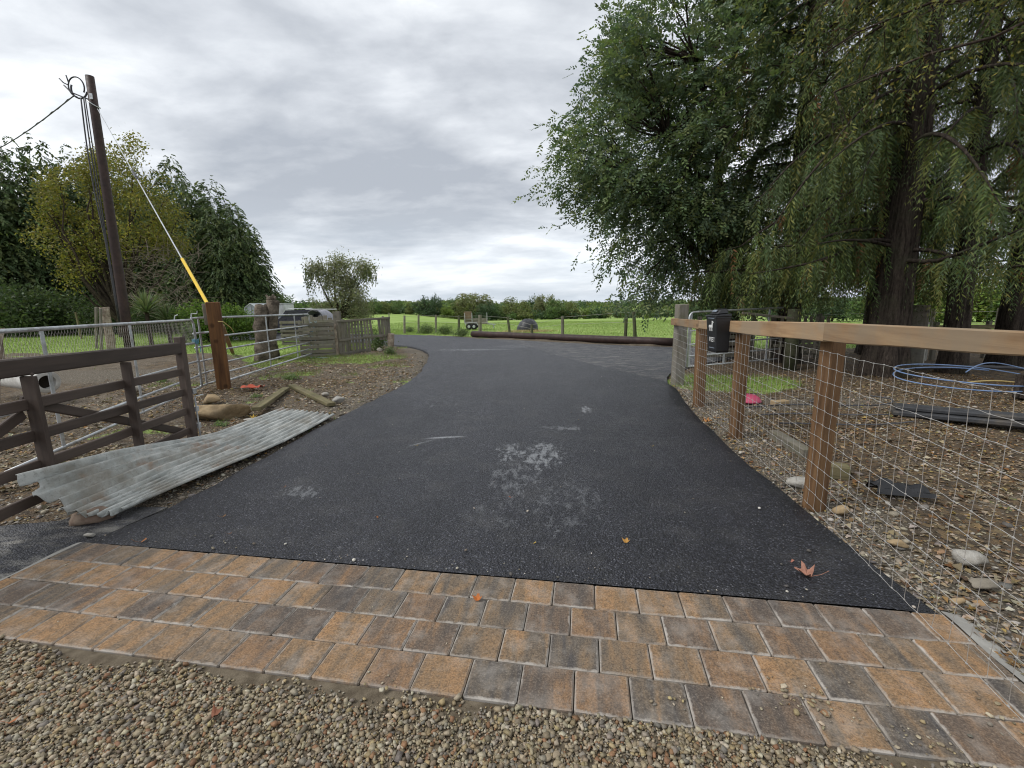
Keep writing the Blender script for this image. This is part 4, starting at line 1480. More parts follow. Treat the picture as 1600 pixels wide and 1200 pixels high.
# dead trunk stump behind the far gate, in two stems
ds = gnarl('dead_trunk', 'broad grey dead tree trunk cut off behind the steel gate', 'tree stump', (-7.35, 13.2, -.1), (-7.22, 13.2, 1.60), .24, .17, M_oldstump, 8, 16, 12)
mb = MB().tube([(-7.05, 13.3, -.1), (-7.1, 13.3, .6), (-6.98, 13.3, 1.2), (-6.93, 13.3, 1.72)], [.17, .13, .13, .17], 12)
mb.v = [tuple(Vector(v) + Vector((rnd.uniform(-1, 1), rnd.uniform(-1, 1), rnd.uniform(-1, 1))) * .018) for v in mb.v]
mb.build('second_stem', M_oldstump, ds, True)
mb = MB()
for k in range(9):
    a = k * .7
    mb.tube([(-6.97, 13.3, 1.66), (-6.97 + .13 * math.cos(a), 13.3 + .12 * math.sin(a), 1.78 + .05 * (k % 3))], [.05, .03], 6)
mb.build('crown_stubs', M_oldstump, ds, True)
# whitish posts and stakes in the lawn
q = GH(175, 545)
gnarl('birch_stump', 'pale birch stump post on the lawn just left of the telegraph pole', 'tree stump', (q.x, q.y, q.z - .1), (q.x - .02, q.y, A(175, 480, q.y).z), .14, .16, M_birch, 12, 14)
q = Vector((-5.58, 5.2, 0))
gnarl('leaning_stump', 'thick pale stump leaning at the left edge behind the steel gate', 'tree stump', (-6.75, 5.55, -.05), (-6.62, 5.7, 1.32), .12, .16, M_birch, 15, 14)
for i, (px, pt, pb_, lab) in enumerate([(157, 482, 545, 'thin grey stake beside the pale birch stump'), (150, 480, 545, 'thin grey stake leaning left of its neighbour beside the birch stump'), (118, 488, 512, 'leaning mossy stake in front of the dark conifer hedge')]):
    Y = [17.6, 18.4, 26][i]
    a, b = A(px + (6 if i == 2 else 1), pb_, Y), A(px, pt, Y)
    a.z = float(gz(np.array([a.x]), np.array([a.y]))[0])
    t = thing('stake', lab, 'stake', a)
    plank('stake', a, b, .085, .08, M_greywood if i < 2 else M_mossy, t, up=(0, 1, 0), ch=.01)
pr = thing('prop_board', 'pale timber prop leaning against the back of the rust brown gatepost', 'timber', (-6.0, 10.2, 0))
q0, q1 = G(364, 552), A(346, 508, 9.3)
plank('board', q0, q1, .10, .04, M_rail, pr)

# ------------------------------------------------------------------ telegraph pole, its stay and its wires
pbase = G(203, 543); ptop = A(140, 119, pbase.y)
tp = thing('telegraph_pole', 'tall red brown telegraph pole on the lawn at the left', 'telegraph pole', pbase)
pv = [pbase.lerp(ptop, u) for u in np.linspace(-.01, 1, 9)]
mb = MB().tube(pv, [.18 - .045 * u for u in np.linspace(0, 1, 9)], 18)
mb.build('pole', M_creosote, tp, True)
pdr = (ptop - pbase).normalized()
pl_ = ptop - pdr * .75 + Vector((-.32, -.2, 0))
mb = MB()
loop_c = ptop - pdr * .5 + Vector((-.46, -.1, .10))
mb.tube([loop_c + Vector((.29 * math.cos(a), 0, .34 * math.sin(a))) for a in np.linspace(-.6, 4.6, 22)], .024, 6)
mb.tube([loop_c + Vector((.29 * math.cos(a) + .04, .05, .31 * math.sin(a) - .06)) for a in np.linspace(2.6, 6.0, 14)], .03, 6)
mb.tube([loop_c + Vector((-.29, 0, .07)), loop_c + Vector((-.45, 0, .15)), loop_c + Vector((-.58, 0, .30))], .022, 6)
mb.tube([loop_c + Vector((-.26, 0, .15)), loop_c + Vector((-.31, 0, .40))], .022, 6)
mb.tube([loop_c + Vector((-.45, 0, .07)), loop_c + Vector((-.22, 0, -.18)), loop_c + Vector((.15, 0, -.33)), loop_c + Vector((.42, 0, -.44))], .025, 6)
mb.build('cable_loop', M_cable, tp, True)
mb = MB()
for k, (ox, oz) in enumerate([(-.34, -.9), (-.24, -.95), (-.18, -1.0)]):
    s0 = ptop - pdr * .78 + Vector((ox, -.12, 0))
    s1 = pbase.lerp(ptop, .42) + Vector((-.22 + .03 * k, -.14, 0))
    s2 = pbase.lerp(ptop, .08) + Vector((-.22 + .03 * k, -.08, 0))
    mb.tube([s0.lerp(s1, t) + Vector((-.10 * math.sin(math.pi * t) * (1 - .5 * k), 0, 0)) for t in np.linspace(0, 1, 12)] + [s1.lerp(s2, t) for t in (.3, .6, 1)], .024 - .003 * k, 6)
mb.build('drop_cable', M_cable, tp, True)
mb = MB()
mb.box(ptop - pdr * .75 + Vector((.07, -.16, 0)), (.12, .03, .2), None, .01)
mb.tube([ptop - pdr * .95 + Vector((0, 0, 0)) + Vector((.17 * math.cos(a), .17 * math.sin(a), -.12 * math.cos(a))) for a in np.linspace(0, 6.28, 20)], .022, 5, False)
mb.build('stay_bracket', M_galv, tp)
# stay wire with yellow guard
q0 = ptop - pdr * 1.15 + Vector((.2, -.1, 0))
anchor = A(326, 478, 8.85)
sw = thing('stay_wire', 'taut stay wire with bright yellow guard running from the telegraph pole to the gatepost', 'stay wire', anchor)
e_ = A(326, 478, 8.85)
q1 = q0.lerp(e_, .86)
MB().tube([q0, q0.lerp(q1, .5), q1], .014, 6).build('wire', M_galv, sw)
mb = MB().tube([q0.lerp(q1, .54), q0.lerp(q1, .60)], .028, 6); mb.tube([q0.lerp(q1, .555), q0.lerp(q1, .59)], .04, 6)
mb.build('insulator', M_cable, sw)
dd_ = (e_ - q1).normalized()
MB().tube([q1, e_], .033, 8).build('yellow_guard', M_yellow, sw)
# line wire leaving to the left
q2 = A(-40, 250, 26.)
lw = MB()
q0 = loop_c + Vector((-.16, .0, -.30))
pts = [q0.lerp(q2, t) + Vector((0, 0, -.5 * math.sin(math.pi * t) * .4)) for t in np.linspace(0, 1.6, 40)]
lw.tube(pts, .02, 6)
lw.tube([p + Vector((0, .03 * math.cos(i * 2.1), .03 * math.sin(i * 2.1))) for i, p in enumerate(pts)], .012, 4)
tag(lw.build('overhead_cable', M_cable, loc=q0), 'twisted overhead cable running from the pole top to the left', 'cable')

# ------------------------------------------------------------------ concrete pipe, rocks, timber on the left verge
pp = thing('concrete_pipe', 'short pale round concrete pipe lying behind the steel gate', 'pipe', (-9.3, 9.0, 0))
e0 = A(74, 597, 7.5); e1 = A(8, 592, 7.5) + Vector((-1.2, .75, 0))
ax_ = (e1 - e0).normalized()
M3 = frame((0, 0, 1), ax_)
zx = ax_; xx = Vector((0, 0, 1)).cross(zx).normalized(); yx = zx.cross(xx)
M3 = Matrix((xx, yx, zx)).transposed()
ro = .185
MB().lathe([(ro * .62, .0), (ro * .98, 0), (ro * 1.02, .02), (ro, .04), (ro, 1.6), (ro * .6, 1.6), (ro * .6, .0)], e0, 24, M3).build('barrel', simple('pale_concrete', (.56, .55, .52), (.44, .43, .40), .85, .2, 10., .4, 60., .003, dirt=(.30, .28, .24)), pp, True)
MB().lathe([(0.001, .12), (ro * .60, .10)], e0, 16, M3).build('bore_shade', M_hole, pp)  # dark disc across the opening, painted as the shade inside the barrel


def rock(label, c_, size, mat, seed, cat='rock', name='rock', group=None, yaw=0., sub=3, pts=None):
    r_ = np.random.RandomState(seed)
    V, F = ico(sub)
    dirs = runit(15, r_); h = r_.uniform(.42, .9, 15)
    # cut a ball with random planes: faceted quarry stone
    s_ = np.ones(len(V))
    for d, q in zip(dirs, h):
        dp = V @ d
        with np.errstate(divide='ignore'):
            s_ = np.where(dp > .05, np.minimum(s_, q / np.maximum(dp, .05)), s_)
    V = V * s_[:, None] * (1 + r_.uniform(-.035, .035, (len(V), 1)))
    V = V / np.abs(V).max(0)
    V = V * (np.array(size) / 2)
    c, s = math.cos(yaw), math.sin(yaw)
    V = np.stack([V[:, 0] * c - V[:, 1] * s, V[:, 0] * s + V[:, 1] * c, V[:, 2]], 1)
    me = npmesh(name, V, 3, mat, None, F)
    return tag(obj(name, me, loc=c_), label, cat, group)


q = G(345, 652)
rk = rock('large flat sandstone boulder on the verge beside the brown gate', (q.x - .02, q.y + .1, .02), (.92, .60, .36), M_sandst, 24, yaw=.25, sub=4)
q = G(327, 628); rock('small squarish sandstone block behind the large boulder', (q.x, q.y + .05, .03), (.34, .24, .16), M_sandst, 4)
q = G(388, 662); rock('small pale rounded stone at the upper edge of the corrugated sheet', (q.x, q.y + .1, .02), (.26, .18, .13), M_chalk, 5)
q = G(150, 806); rock('reddish grey stone propping the torn end of the corrugated sheet', (q.x + .02, q.y - .03, .02), (.30, .18, .14), simple('brown_stone', (.27, .21, .16), (.15, .10, .075), .85, .2, 9., .6, 40., .006), 9, yaw=.4)
q = G(208, 612); rock('pale squared stone block on the earth behind the steel gate', (q.x, q.y, .05), (.42, .26, .17), M_chalk, 13)
q = G(135, 838); rock('small whitish flat stone beside the left corner of the pavers', (q.x, q.y + .02, -.0), (.075, .05, .03), M_chalk, 14)
q = G(527, 628); rock('knobbly grey stone at the end of the mossy timbers', (q.x, q.y + .05, .02), (.22, .14, .12), M_conc, 15)
q = G(508, 618); rock('small pale stone behind the end of the right mossy timber', (q.x, q.y, .02), (.16, .11, .09), M_chalk, 16)
q = G(594, 548); rock('white lump of stone at the foot of the paling panel', (q.x, q.y, .04), (.22, .16, .14), M_chalk, 17)
for lab, a, b in [('mossy timber batten lying with its near end on the corrugated sheet', (402, 648), (447, 606)), ('mossy timber batten lying on the verge nearest the drive', (455, 600), (518, 634))]:
    a, b = G(*a), G(*b)
    a.z, b.z = gzf(a.x, a.y) + .045, gzf(b.x, b.y) + .045
    if 'near end' in lab: a.z = .085
    t = thing('timber_batten', lab, 'timber', (a + b) / 2)
    plank('batten', a, b, .13, .055, M_mossy, t, ch=.006)
q = G(395, 606)
rg = MB().grid(lambda u, v: (q.x + (u - .5) * .36, q.y + (v - .5) * .22, .015 + .035 * math.sin(7 * u + 3 * v) * math.sin(5 * v) + .02 * float(fbm(np.array([u * 5]), np.array([v * 5]))[0])), 14, 10)
tag(rg.build('plastic_rag', M_red, loc=q, smooth=True), 'crumpled orange red plastic scrap on the earth in front of the gatepost', 'scrap')

# ================================================================== BEYOND THE DRIVE
la, lb_ = G(739, 524), G(1075, 541)
la.z = float(H(la.x, la.y)) + .13; lb_.z = .12
lg = thing('fallen_pole', 'long dark brown wooden pole lying along the field edge', 'pole', la.lerp(lb_, .5))
MB().tube([la.lerp(lb_, t) for t in np.linspace(0, 1, 8)], [.155, .153, .152, .15, .148, .146, .144, .142], 20).build('pole', M_creosote, lg, True)
MB().lathe([(.001, 0), (.153, 0)], la - (lb_ - la).normalized() * .003, 20, Matrix((Vector((0, 0, 1)).cross((lb_ - la).normalized()).normalized(), Vector((0, 0, 1)), (lb_ - la).normalized())).transposed()).build('sawn_end', M_creosote, lg)

ff = thing('field_fence', 'line of grey posts and thin wire along the edge of the field', 'fence', (0, 22, 0))
fpts = []
for px, pt, pb_, dx in [(598, 494, 521, 0), (632, 493, 521, 0), (654, 492, 519, 0), (681, 492, 519, 0), (717, 493, 522, 0), (750, 492, 521, 0), (797, 495, 522, 4), (831, 507, 524, 0), (879, 494, 526, 0), (977, 486, 529, -2), (993, 487, 531, 3)]:
    p = GH(px, pb_); t_ = A(px - dx, pt, p.y)
    r0 = .075 if px != 750 else .11
    MB().tube([p - Vector((0, 0, .2)), p.lerp(t_, .5), t_], [r0, r0 * .95, r0 * .9], 8).build('post', M_greenwood if px in (717, 797, 831, 977, 993) else M_greywood, ff)
    fpts.append((p, t_))
fw = MB()
for hfr in (.95, .6):
    for (a, b), (c2, d2) in zip(fpts[1:], fpts[2:]):
        fw.tube([a.lerp(b, hfr), c2.lerp(d2, hfr)], .006, 3, False)
for k in (2, 1):
    p = fpts[1][0].lerp(fpts[1][1], .5)
fw.build('fence_wire', M_wirei, ff)

# flat-bed trailer in the field
tq = GH(745, 514.5)
tr = thing('trailer', 'small twin axle farm trailer with plywood ramp standing in the field', 'trailer', tq)
TL = lambda x, y, z: (tq.x + x, tq.y + y, tq.z + z)
mb = MB().box(TL(0, 0, .48), (1.75, 1.2, .10))
mb.build('bed', M_greywood, tr)
for y in (-.6, .6):
    for z in (.62, .80):
        plank('side_board', TL(-.85, y, z), TL(.85, y, z), .03, .13, M_greywood, tr)
plank('ramp', TL(-.55, -.5, .62), TL(-.62, .5, .62), .03, .02, M_ply, tr) if False else None
mb = MB().box(TL(-.66, -.1, .98), (.55, .9, .82)); mb.build('plywood_box', M_ply, tr)
for x in (-.86, .86, -.3):
    plank('stanchion', TL(x, -.62, .5), TL(x, -.62, 1.30), .05, .05, M_galv, tr, up=(0, 1, 0))
for x in (-.55, -.16):
    for y in (-.68, .6):
        wl = MB().lathe([(.001, -.07), (.10, -.075), (.17, -.08), (.235, -.06), (.245, 0), (.235, .06), (.17, .08), (.001, .07)], TL(x, y, .25), 20, Matrix.Rotation(math.pi / 2, 3, 'X'))
        wo = wl.build('wheel', M_tyre, tr, True)
        MB().lathe([(.001, .085), (.10, .082), (.12, .07)], TL(x, y, .25), 14, Matrix.Rotation(math.pi / 2, 3, 'X')).build('rim', M_galv, wo)
mg = MB()
mg.tube([TL(-.85, -.68, .35), TL(-.78, -.68, .52), TL(-.36, -.68, .56), TL(.06, -.68, .52), TL(.13, -.68, .35)], .035, 6)
mg.build('mudguard', M_galv, tr)
mb = MB().beam(TL(.85, 0, .42), TL(1.5, 0, .36), .08, .08); mb.tube([TL(1.35, 0, .4), TL(1.35, 0, .06)], .04, 6); mb.build('drawbar', M_galv, tr)

# black covered heap on hay
bq = GH(823, 517.5)
bl = thing('covered_heap', 'rounded heap under a black tarpaulin standing on hay in the field', 'tarpaulin heap', bq)
def dome(u, v):
    a = u * 2 * math.pi; e = v * math.pi / 2
    r = 1 + .06 * math.sin(3 * a + 1) + .05 * float(fbm(np.array([u * 8]), np.array([v * 4]))[0])
    x = .68 * r * math.cos(e) ** .75 * math.cos(a); y = .62 * r * math.cos(e) ** .75 * math.sin(a)
    z = .78 * math.sin(e) * (1 + .04 * math.sin(5 * a))
    return (bq.x + x + .12 * z, bq.y + y, bq.z + z)
MB().grid(dome, 36, 12).build('tarpaulin', M_blktarp, bl, True)
n_ = 1600
x = bq.x + rs.normal(.1, .7, n_); y = bq.y + rs.normal(-.7, .45, n_)
V_, C_ = blades(x, y, H(x, y), rs.uniform(.03, .16, n_), np.full(n_, .02), [(.42, .36, .18), (.34, .28, .13), (.48, .42, .25)], lean=1.6)
tag(obj('hay', npmesh('hay', V_, 3, M_straw, C_)), 'pale hay strewn round the foot of the black tarpaulin heap', 'hay', None, 'stuff')

# white box trailer and dark vehicle behind the pallets at the left
cv = thing('box_trailer', 'white box trailer seen behind the dead trunk and bright green shrubs', 'trailer', A(415, 492, 30))
c0, c1 = A(402, 492, 30), A(443, 492, 30)
zt = A(430, 475, 30).z
wv = c1.x - c0.x
cxm = (c0.x + c1.x) / 2
MB().box((cxm, 30.8, (zt + .45) / 2), (wv, 1.6, zt - .45), None, .05).build('body', M_vanwhite, cv)
MB().box((cxm + .35, 29.985, .95), (1.0, .02, .10)).build('lettering_band', M_bluegrey, cv)
MB().box((cxm, 30.8, zt + .02), (wv + .06, 1.66, .05), None, .01).build('roof', M_galv, cv)
for s_ in (-.35, .35):
    MB().lathe([(.001, -.1), (.22, -.1), (.3, -.06), (.3, .06), (.22, .1), (.001, .1)], (cxm + s_, 30.1, .27), 18, Matrix.Rotation(math.pi / 2, 3, 'X')).build('wheel', M_tyre, cv, True)
sh = thing('greenhouse', 'small pale gable ended greenhouse left of the white box trailer', 'greenhouse', A(390, 492, 26))
s0 = A(384, 492, 26); s1 = A(402, 492, 26)
wx_ = s1.x - s0.x; ze = A(392, 481, 26).z; zr = A(392, 474, 26).z
mb = MB()
mb.v += [(s0.x, 26, 0), (s1.x, 26, 0), (s1.x, 26, ze), ((s0.x + s1.x) / 2, 26, zr), (s0.x, 26, ze), (s0.x, 28, 0), (s1.x, 28, 0), (s1.x, 28, ze), ((s0.x + s1.x) / 2, 28, zr), (s0.x, 28, ze)]
mb.f += [[0, 1, 2, 3, 4], [9, 8, 7, 6, 5], [1, 6, 7, 2], [2, 7, 8, 3], [3, 8, 9, 4], [4, 9, 5, 0]]
mb.build('shell', simple('clear_panel', (.42, .45, .46), (.30, .33, .34), .25, .5, 3., 0), sh)
for p, q in [((0, 4), (0, 0)), ((1, 2), (0, 0)), ((4, 3), (0, 0)), ((3, 2), (0, 0))]:
    a, b = Vector(mb.v[p[0]]) - Vector((0, .02, 0)), Vector(mb.v[p[1]]) - Vector((0, .02, 0))
    plank('frame_bar', a, b, .04, .05, M_galv, sh, up=(0, 1, 0))
plank('frame_bar', Vector(((s0.x + s1.x) / 2, 25.98, 0)), Vector(((s0.x + s1.x) / 2, 25.98, zr)), .04, .05, M_galv, sh, up=(0, 1, 0))

# dark off-road vehicle with a grey sheeted frame beside it
vq = A(472, 505, 21.5); vq.z = 0
dv = thing('dark_vehicle', 'dark vehicle parked behind the grey pallets, only its upper half in sight', 'vehicle', vq)
hw = 1.15
def vx(x, y, z): return (vq.x + x, vq.y + y, z)
mb = MB()
prof = [(-hw, .45), (-hw, .95), (-hw + .15, 1.05), (-hw + .42, 1.38), (hw - .75, 1.40), (hw - .35, 1.05), (hw, .92), (hw, .45)]
for y in (-.0, 1.6):
    mb.v += [vx(x, y, z) for x, z in prof]
n_ = len(prof)
mb.f += [list(range(n_)), [n_ + i for i in range(n_)][::-1]] + [[i, n_ + i, n_ + (i + 1) % n_, (i + 1) % n_] for i in range(n_)]
mb.build('body', M_dkpaint, dv)
mb = MB().add([vx(-hw + .30, -.012, 1.08), vx(-hw + .50, -.012, 1.33), vx(-.1, -.012, 1.34), vx(-.1, -.012, 1.08)], [[0, 1, 2, 3]]); mb.build('side_window', M_glass, dv)
mb = MB().add([vx(-.03, -.012, 1.08), vx(-.03, -.012, 1.34), vx(hw - .80, -.012, 1.34), vx(hw - .52, -.012, 1.08)], [[0, 1, 2, 3]]); mb.build('side_window', M_glass, dv)
plank('roof_bar', vx(-.7, .2, 1.45), vx(.45, .2, 1.45), .08, .04, M_galv, dv)
for x in (-.7, .7):
    wl = MB().lathe([(.001, -.1), (.2, -.1), (.3, -.07), (.32, 0), (.3, .07), (.2, .1), (.001, .1)], vx(x, .02, .32), 20, Matrix.Rotation(math.pi / 2, 3, 'X')).build('wheel', M_tyre, dv, True)
tc_ = A(492, 505, 20.8)
tf = thing('sheeted_frame', 'rounded frame under grey sheeting beside the dark vehicle', 'covered frame', (tc_.x, tc_.y, 0))
MB().grid(lambda u, v: (tc_.x + .48 * math.cos(math.pi * (1 - u)) * (1 - .1 * v), tc_.y + v * 1.4, 1.36 * math.sin(math.pi * u) ** .55 + .02 * math.sin(20 * u + 5 * v)), 18, 8).build('sheeting', M_greytarp, tf, True)
MB().tube([(tc_.x + .50 * math.cos(math.pi * (1 - u)), tc_.y - .02, 1.38 * math.sin(math.pi * u) ** .55) for u in np.linspace(0, 1, 20)], .022, 6).build('hoop', M_cable, tf)
plank('ridge_board', (tc_.x - .4, tc_.y + .1, 1.42), (tc_.x + 1.0, tc_.y + .1, 1.40), .10, .04, M_vanwhite, tf)

# ================================================================== RIGHT YARD
g4, P4 = tube_gate('yard_gate', 'galvanised steel gate standing open behind the letter box', (6.0, 10.0), (3.65, 9.25), [1.33, .95, .66, .42, .2], [.15, .62, .98], .02, True, zend=[1.28, .9, .62, .38, .16])
yp = thing('yard_post', 'mossy green round post holding the yard gate', 'post', (6.15, 9.85, 0))
MB().tube([(6.2, 9.9, -.1), (6.2, 9.9, .7), (6.2, 9.9, 1.30)], [.14, .135, .13], 14).build('post', M_greenwood, yp, True)
yb_ = thing('yard_rail', 'thin sloping timber rail nailed to the mossy yard post', 'timber', (5.5, 9.8, 0))
plank('rail', (4.9, 9.6, 1.24), (6.1, 9.75, 1.10), .03, .05, M_greywood, yb_)
# grey slatted boarding (old hurdles) across the back of the yard
for k, (xa, ya_, xb, yb2, nsl, lab) in enumerate([(6.5, 11.2, 8.2, 11.9, 6, 'grey horizontal board hurdle right of the mossy yard post'), (4.7, 11.3, 6.3, 11.6, 6, 'dark old board hurdle behind the open yard gate')]):
    t = thing('board_hurdle', lab, 'hurdle', ((xa + xb) / 2, (ya_ + yb2) / 2, 0))
    for i in range(nsl):
        z = .12 + i * .15
        plank('board', (xa, ya_, z + rnd.uniform(-.02, .02)), (xb, yb2, z + rnd.uniform(-.02, .02)), .025, .10, M_greywood, t)
    for u in (.03, .5, .97):
        x, y = xa + (xb - xa) * u, ya_ + (yb2 - ya_) * u
        plank('post', (x, y + .05, -.1), (x, y + .05, 1.12), .09, .09, M_greywood, t, up=(0, 1, 0))
t = thing('paling_hurdle', 'short upright paling hurdle just right of the mossy yard post', 'hurdle', (7.0, 11.0, 0))
for i in range(9):
    plank('paling', (6.55 + .14 * i, 10.9, .2), (6.55 + .14 * i, 10.9, 1.10), .02, .075, M_greywood, t, up=(1, 0, 0))
plank('rail', (6.4, 10.93, .9), (7.8, 10.93, .9), .04, .07, M_greywood, t)
plank('rail', (6.4, 10.93, .4), (7.8, 10.93, .4), .04, .07, M_greywood, t)
# faded white plastic chair between the trunks
ch_ = thing('garden_chair', 'faded white plastic garden chair between the conifer trunks', 'chair', (9.6, 10.4, 0))
CX, CY = 9.75, 10.5
CH = lambda x, y, z: (CX + x, CY + y, z + .02)
MB().box(CH(0, 0, .42), (.48, .46, .03), None, .008).build('seat', M_greyplastic, ch_)
for x in (-.2, -.1, 0, .1, .2):
    plank('back_slat', CH(x, .22, .44), CH(x, .27, .85), .02, .06, M_greyplastic, ch_, up=(1, 0, 0))
plank('back_rail', CH(-.25, .275, .87), CH(.25, .275, .87), .03, .06, M_greyplastic, ch_)
for x in (-.21, .21):
    for y in (-.2, .2):
        plank('leg', CH(x, y, -.02), CH(x, y, .41), .04, .04, M_greyplastic, ch_, up=(0, 1, 0))
    plank('armrest', CH(x * 1.15, -.2, .64), CH(x * 1.15, .24, .64), .05, .03, M_greyplastic, ch_)
    plank('arm_support', CH(x * 1.15, -.18, .42), CH(x * 1.15, -.18, .64), .03, .03, M_greyplastic, ch_, up=(0, 1, 0))
bp = thing('blunt_post', 'thick cut off grey post between the conifer trunks', 'post', (9.0, 10.6, 0))
MB().tube([(8.95, 9.9, -.1), (8.95, 9.9, 1.34)], [.17, .16], 14).build('post', M_greywood, bp)
yr = thing('yellow_rail', 'low rail of mossy yellow boards behind the right hand trunks', 'rail', (11, 10.8, 0))
plank('board', (10.4, 11.0, .78), (13.4, 11.4, .74), .03, .10, M_mossy, yr); plank('board', (10.4, 11.0, .5), (13.4, 11.4, .46), .03, .10, M_mossy, yr)
for x in (10.5, 12., 13.3):
    plank('post', (x, 11.1 + (x - 10.4) * .13, -.1), (x, 11.1 + (x - 10.4) * .13, .9), .09, .09, M_greywood, yr, up=(0, 1, 0))
# wire fence bounding the yard along the back field
yf = thing('yard_fence', 'thin wire fence on grey posts behind the conifer trunks', 'fence', (10, 13.5, 0))
for i in range(7):
    x = 6.5 + i * 2.1; y = 13.4 + .1 * i
    MB().tube([(x, y, -.2), (x, y, 1.15)], .055, 8).build('post', M_greywood, yf)
for z in (.35, .7, 1.05):
    MB().tube([(6.5, 13.4, z), (19.1, 14.0, z)], .005, 4).build('wire', M_wirei, yf)

# pipes, mats and rubbish on the ground of the yard
def ring(px, py, rx, ry, r, mat, name, label, cat, turns=1.0, zz=.05, ph=0., lift=0.):
    c_ = G(px, py)
    mb = MB()
    n = int(40 * turns)
    mb.tube([(c_.x + rx * math.cos(a + ph) * (1 + .03 * math.sin(3 * a)), c_.y + ry * math.sin(a + ph) * (1 + .04 * math.cos(2 * a)), zz + lift * (.5 + .5 * math.sin(a * .9 + 1)) + .01 * a) for a in np.linspace(0, 2 * math.pi * turns, n)], r, 6)
    return tag(mb.build(name, mat, loc=c_, smooth=True), label, cat)


ring(1510, 606, 1.05, .85, .011, M_blue, 'blue_pipe', 'coil of thin blue water pipe lying under the conifers', 'pipe', 1.9, .06, .6, .16)
bpx = MB().tube([(G(1560, 600) + Vector((.2 * t * 8 - .6, .25 * math.sin(t * 3), .22 + .12 * math.sin(t * 4)))) for t in np.linspace(0, 1, 16)], .011, 6)
tag(bpx.build('blue_pipe', M_blue, loc=G(1560, 600)), 'loose length of blue water pipe rising above the coil towards the right', 'pipe')
ypx = MB().tube([G(1505, 603) + Vector((1.7 * t, -.55 * t + .12 * math.sin(5 * t) - .12 * math.sin(3 * t), .05 + .05 * math.sin(6 * t))) for t in np.linspace(0, 1, 18)] , .014, 6)
tag(ypx.build('yellow_hose', M_ypipe, loc=G(1505, 603)), 'thin straw yellow hose crossing the blue pipe coil', 'hose')
bkx = MB().tube([G(1430, 583) + Vector((3.4 * t, -1.3 * t + .1 * math.sin(4 * t), .10 + .05 * math.sin(5 * t))) for t in np.linspace(0, 1, 20)], .035, 8)
tag(bkx.build('black_pipe', M_cable, loc=G(1430, 583)), 'thick black pipe running from the big trunk past the blue coil', 'pipe')
mt = thing('rubber_mat_roll', 'long flattened dark grey rubber sheet roll lying in the yard', 'rubber sheet', G(1500, 655))
m0, m1 = G(1392, 646), G(1640, 676)
plank('lower_sheet', m0 + Vector((0, 0, .035)), m1 + Vector((.6, -.1, .035)), .34, .06, M_slab, mt, ch=.02)
plank('upper_sheet', m0 + Vector((.05, .02, .095)), m1 + Vector((.6, -.05, .095)), .26, .05, M_slab, mt, ch=.02)
q = G(1410, 776)
mb = MB()
for k in range(2):
    mb.grid(lambda u, v: (q.x - .17 + .36 * u + .02 * math.sin(9 * v), q.y + .10 - .22 * u * .5 + (v - .5) * .13 + .06 * k * u, .012 + .07 * math.sin(math.pi * v) * (1 + .7 * math.sin(9 * u + 2 * k) * math.cos(7 * v)) * (1 - .5 * u) + .012 * k), 14, 8)
tag(mb.build('black_scrap', M_black, loc=q, smooth=True), 'crumpled black plastic scrap lying among the leaves beyond the wire', 'scrap')
q = G(1168, 629)
pk = thing('pink_bowl', 'pink plastic bowl lying on the ground behind the second post', 'bowl', q)
MB().lathe([(.001, .09), (.10, .088), (.15, .06), (.175, .02), (.19, .0), (.185, -.005), (.16, .03), (.10, .075), (.001, .08)], (q.x, q.y, .03), 24).build('shell', M_pink, pk, True)
for lab, a, b, w_, h_, m_ in [('mossy timber block standing behind the nearest fence post', (1292, 738), (1326, 742), .13, .12, M_mossy), ('low grey kerb timber lying in the yard between the posts', (1208, 680), (1262, 712), .10, .10, M_greywood), ('second grey kerb timber lying nearer the closest post', (1270, 716), (1300, 738), .10, .10, M_greywood)]:
    a, b = G(*a), G(*b)
    a.z = b.z = gzf(a.x, a.y) + h_ / 2 - .01
    t = thing('timber_block', lab, 'timber', (a + b) / 2)
    plank('block', a, b, w_, h_, m_, t, ch=.008)
q = G(1522, 884); rock('large white limestone lump just inside the wire at the right', (q.x, q.y + .04, .015), (.20, .15, .11), M_chalk, 31, yaw=.3)
q = G(1532, 916); rock('flat dull brown stone in front of the white limestone lump', (q.x + .02, q.y + .02, -.0), (.15, .11, .06), simple('dull_stone', (.27, .24, .19), (.17, .15, .12), .9, .2, 9., .5, 45., .005), 32)
q = G(1280, 790); rock('pale yellowish stone at the foot of the nearest fence post', (q.x + .10, q.y - .08, .0), (.12, .085, .07), M_sandst, 33)
q = G(1395, 850); rock('flat cream stone just behind the bottom wire of the fence', (q.x + .04, q.y + .02, -.005), (.13, .06, .05), M_sandst, 34, yaw=-.7)
q = G(1487, 938); rock('small pinkish cream stone near the right hand end of the pavers', (q.x + .03, q.y, -.005), (.07, .05, .045), M_sandst, 35)
q = G(1218, 634); tag(MB().box((q.x, q.y, .04), (.24, .10, .08), Matrix.Rotation(.2, 3, 'Z'), .008).build('cream_brick', M_sandst, loc=q), 'cream coloured brick lying right of the pink bowl', 'brick')
q = G(1240, 762); rock('white grey limestone slab half hidden behind the nearest post', (q.x + .12, q.y + .08, .0), (.30, .24, .09), M_chalk, 36)
q = G(1600, 600)
ring(1330, 632, .55, .30, .010, M_cable, 'wire_loop', 'thin dark cable loop lying behind the nearest fence post', 'cable', .8, .03, 2.)
bk = MB()
for k in range(3):
    bk.tube([G(1165 + 30 * k, 640 + 14 * k) + Vector((1.6 * t, .10 * math.sin(4 * t + k) + .1 * t, .03)) for t in np.linspace(0, 1, 14)], .010, 5)
tag(bk.build('black_cable', M_cable, loc=G(1165, 640)), 'thin black cables trailing across the yard behind the second post', 'cable')
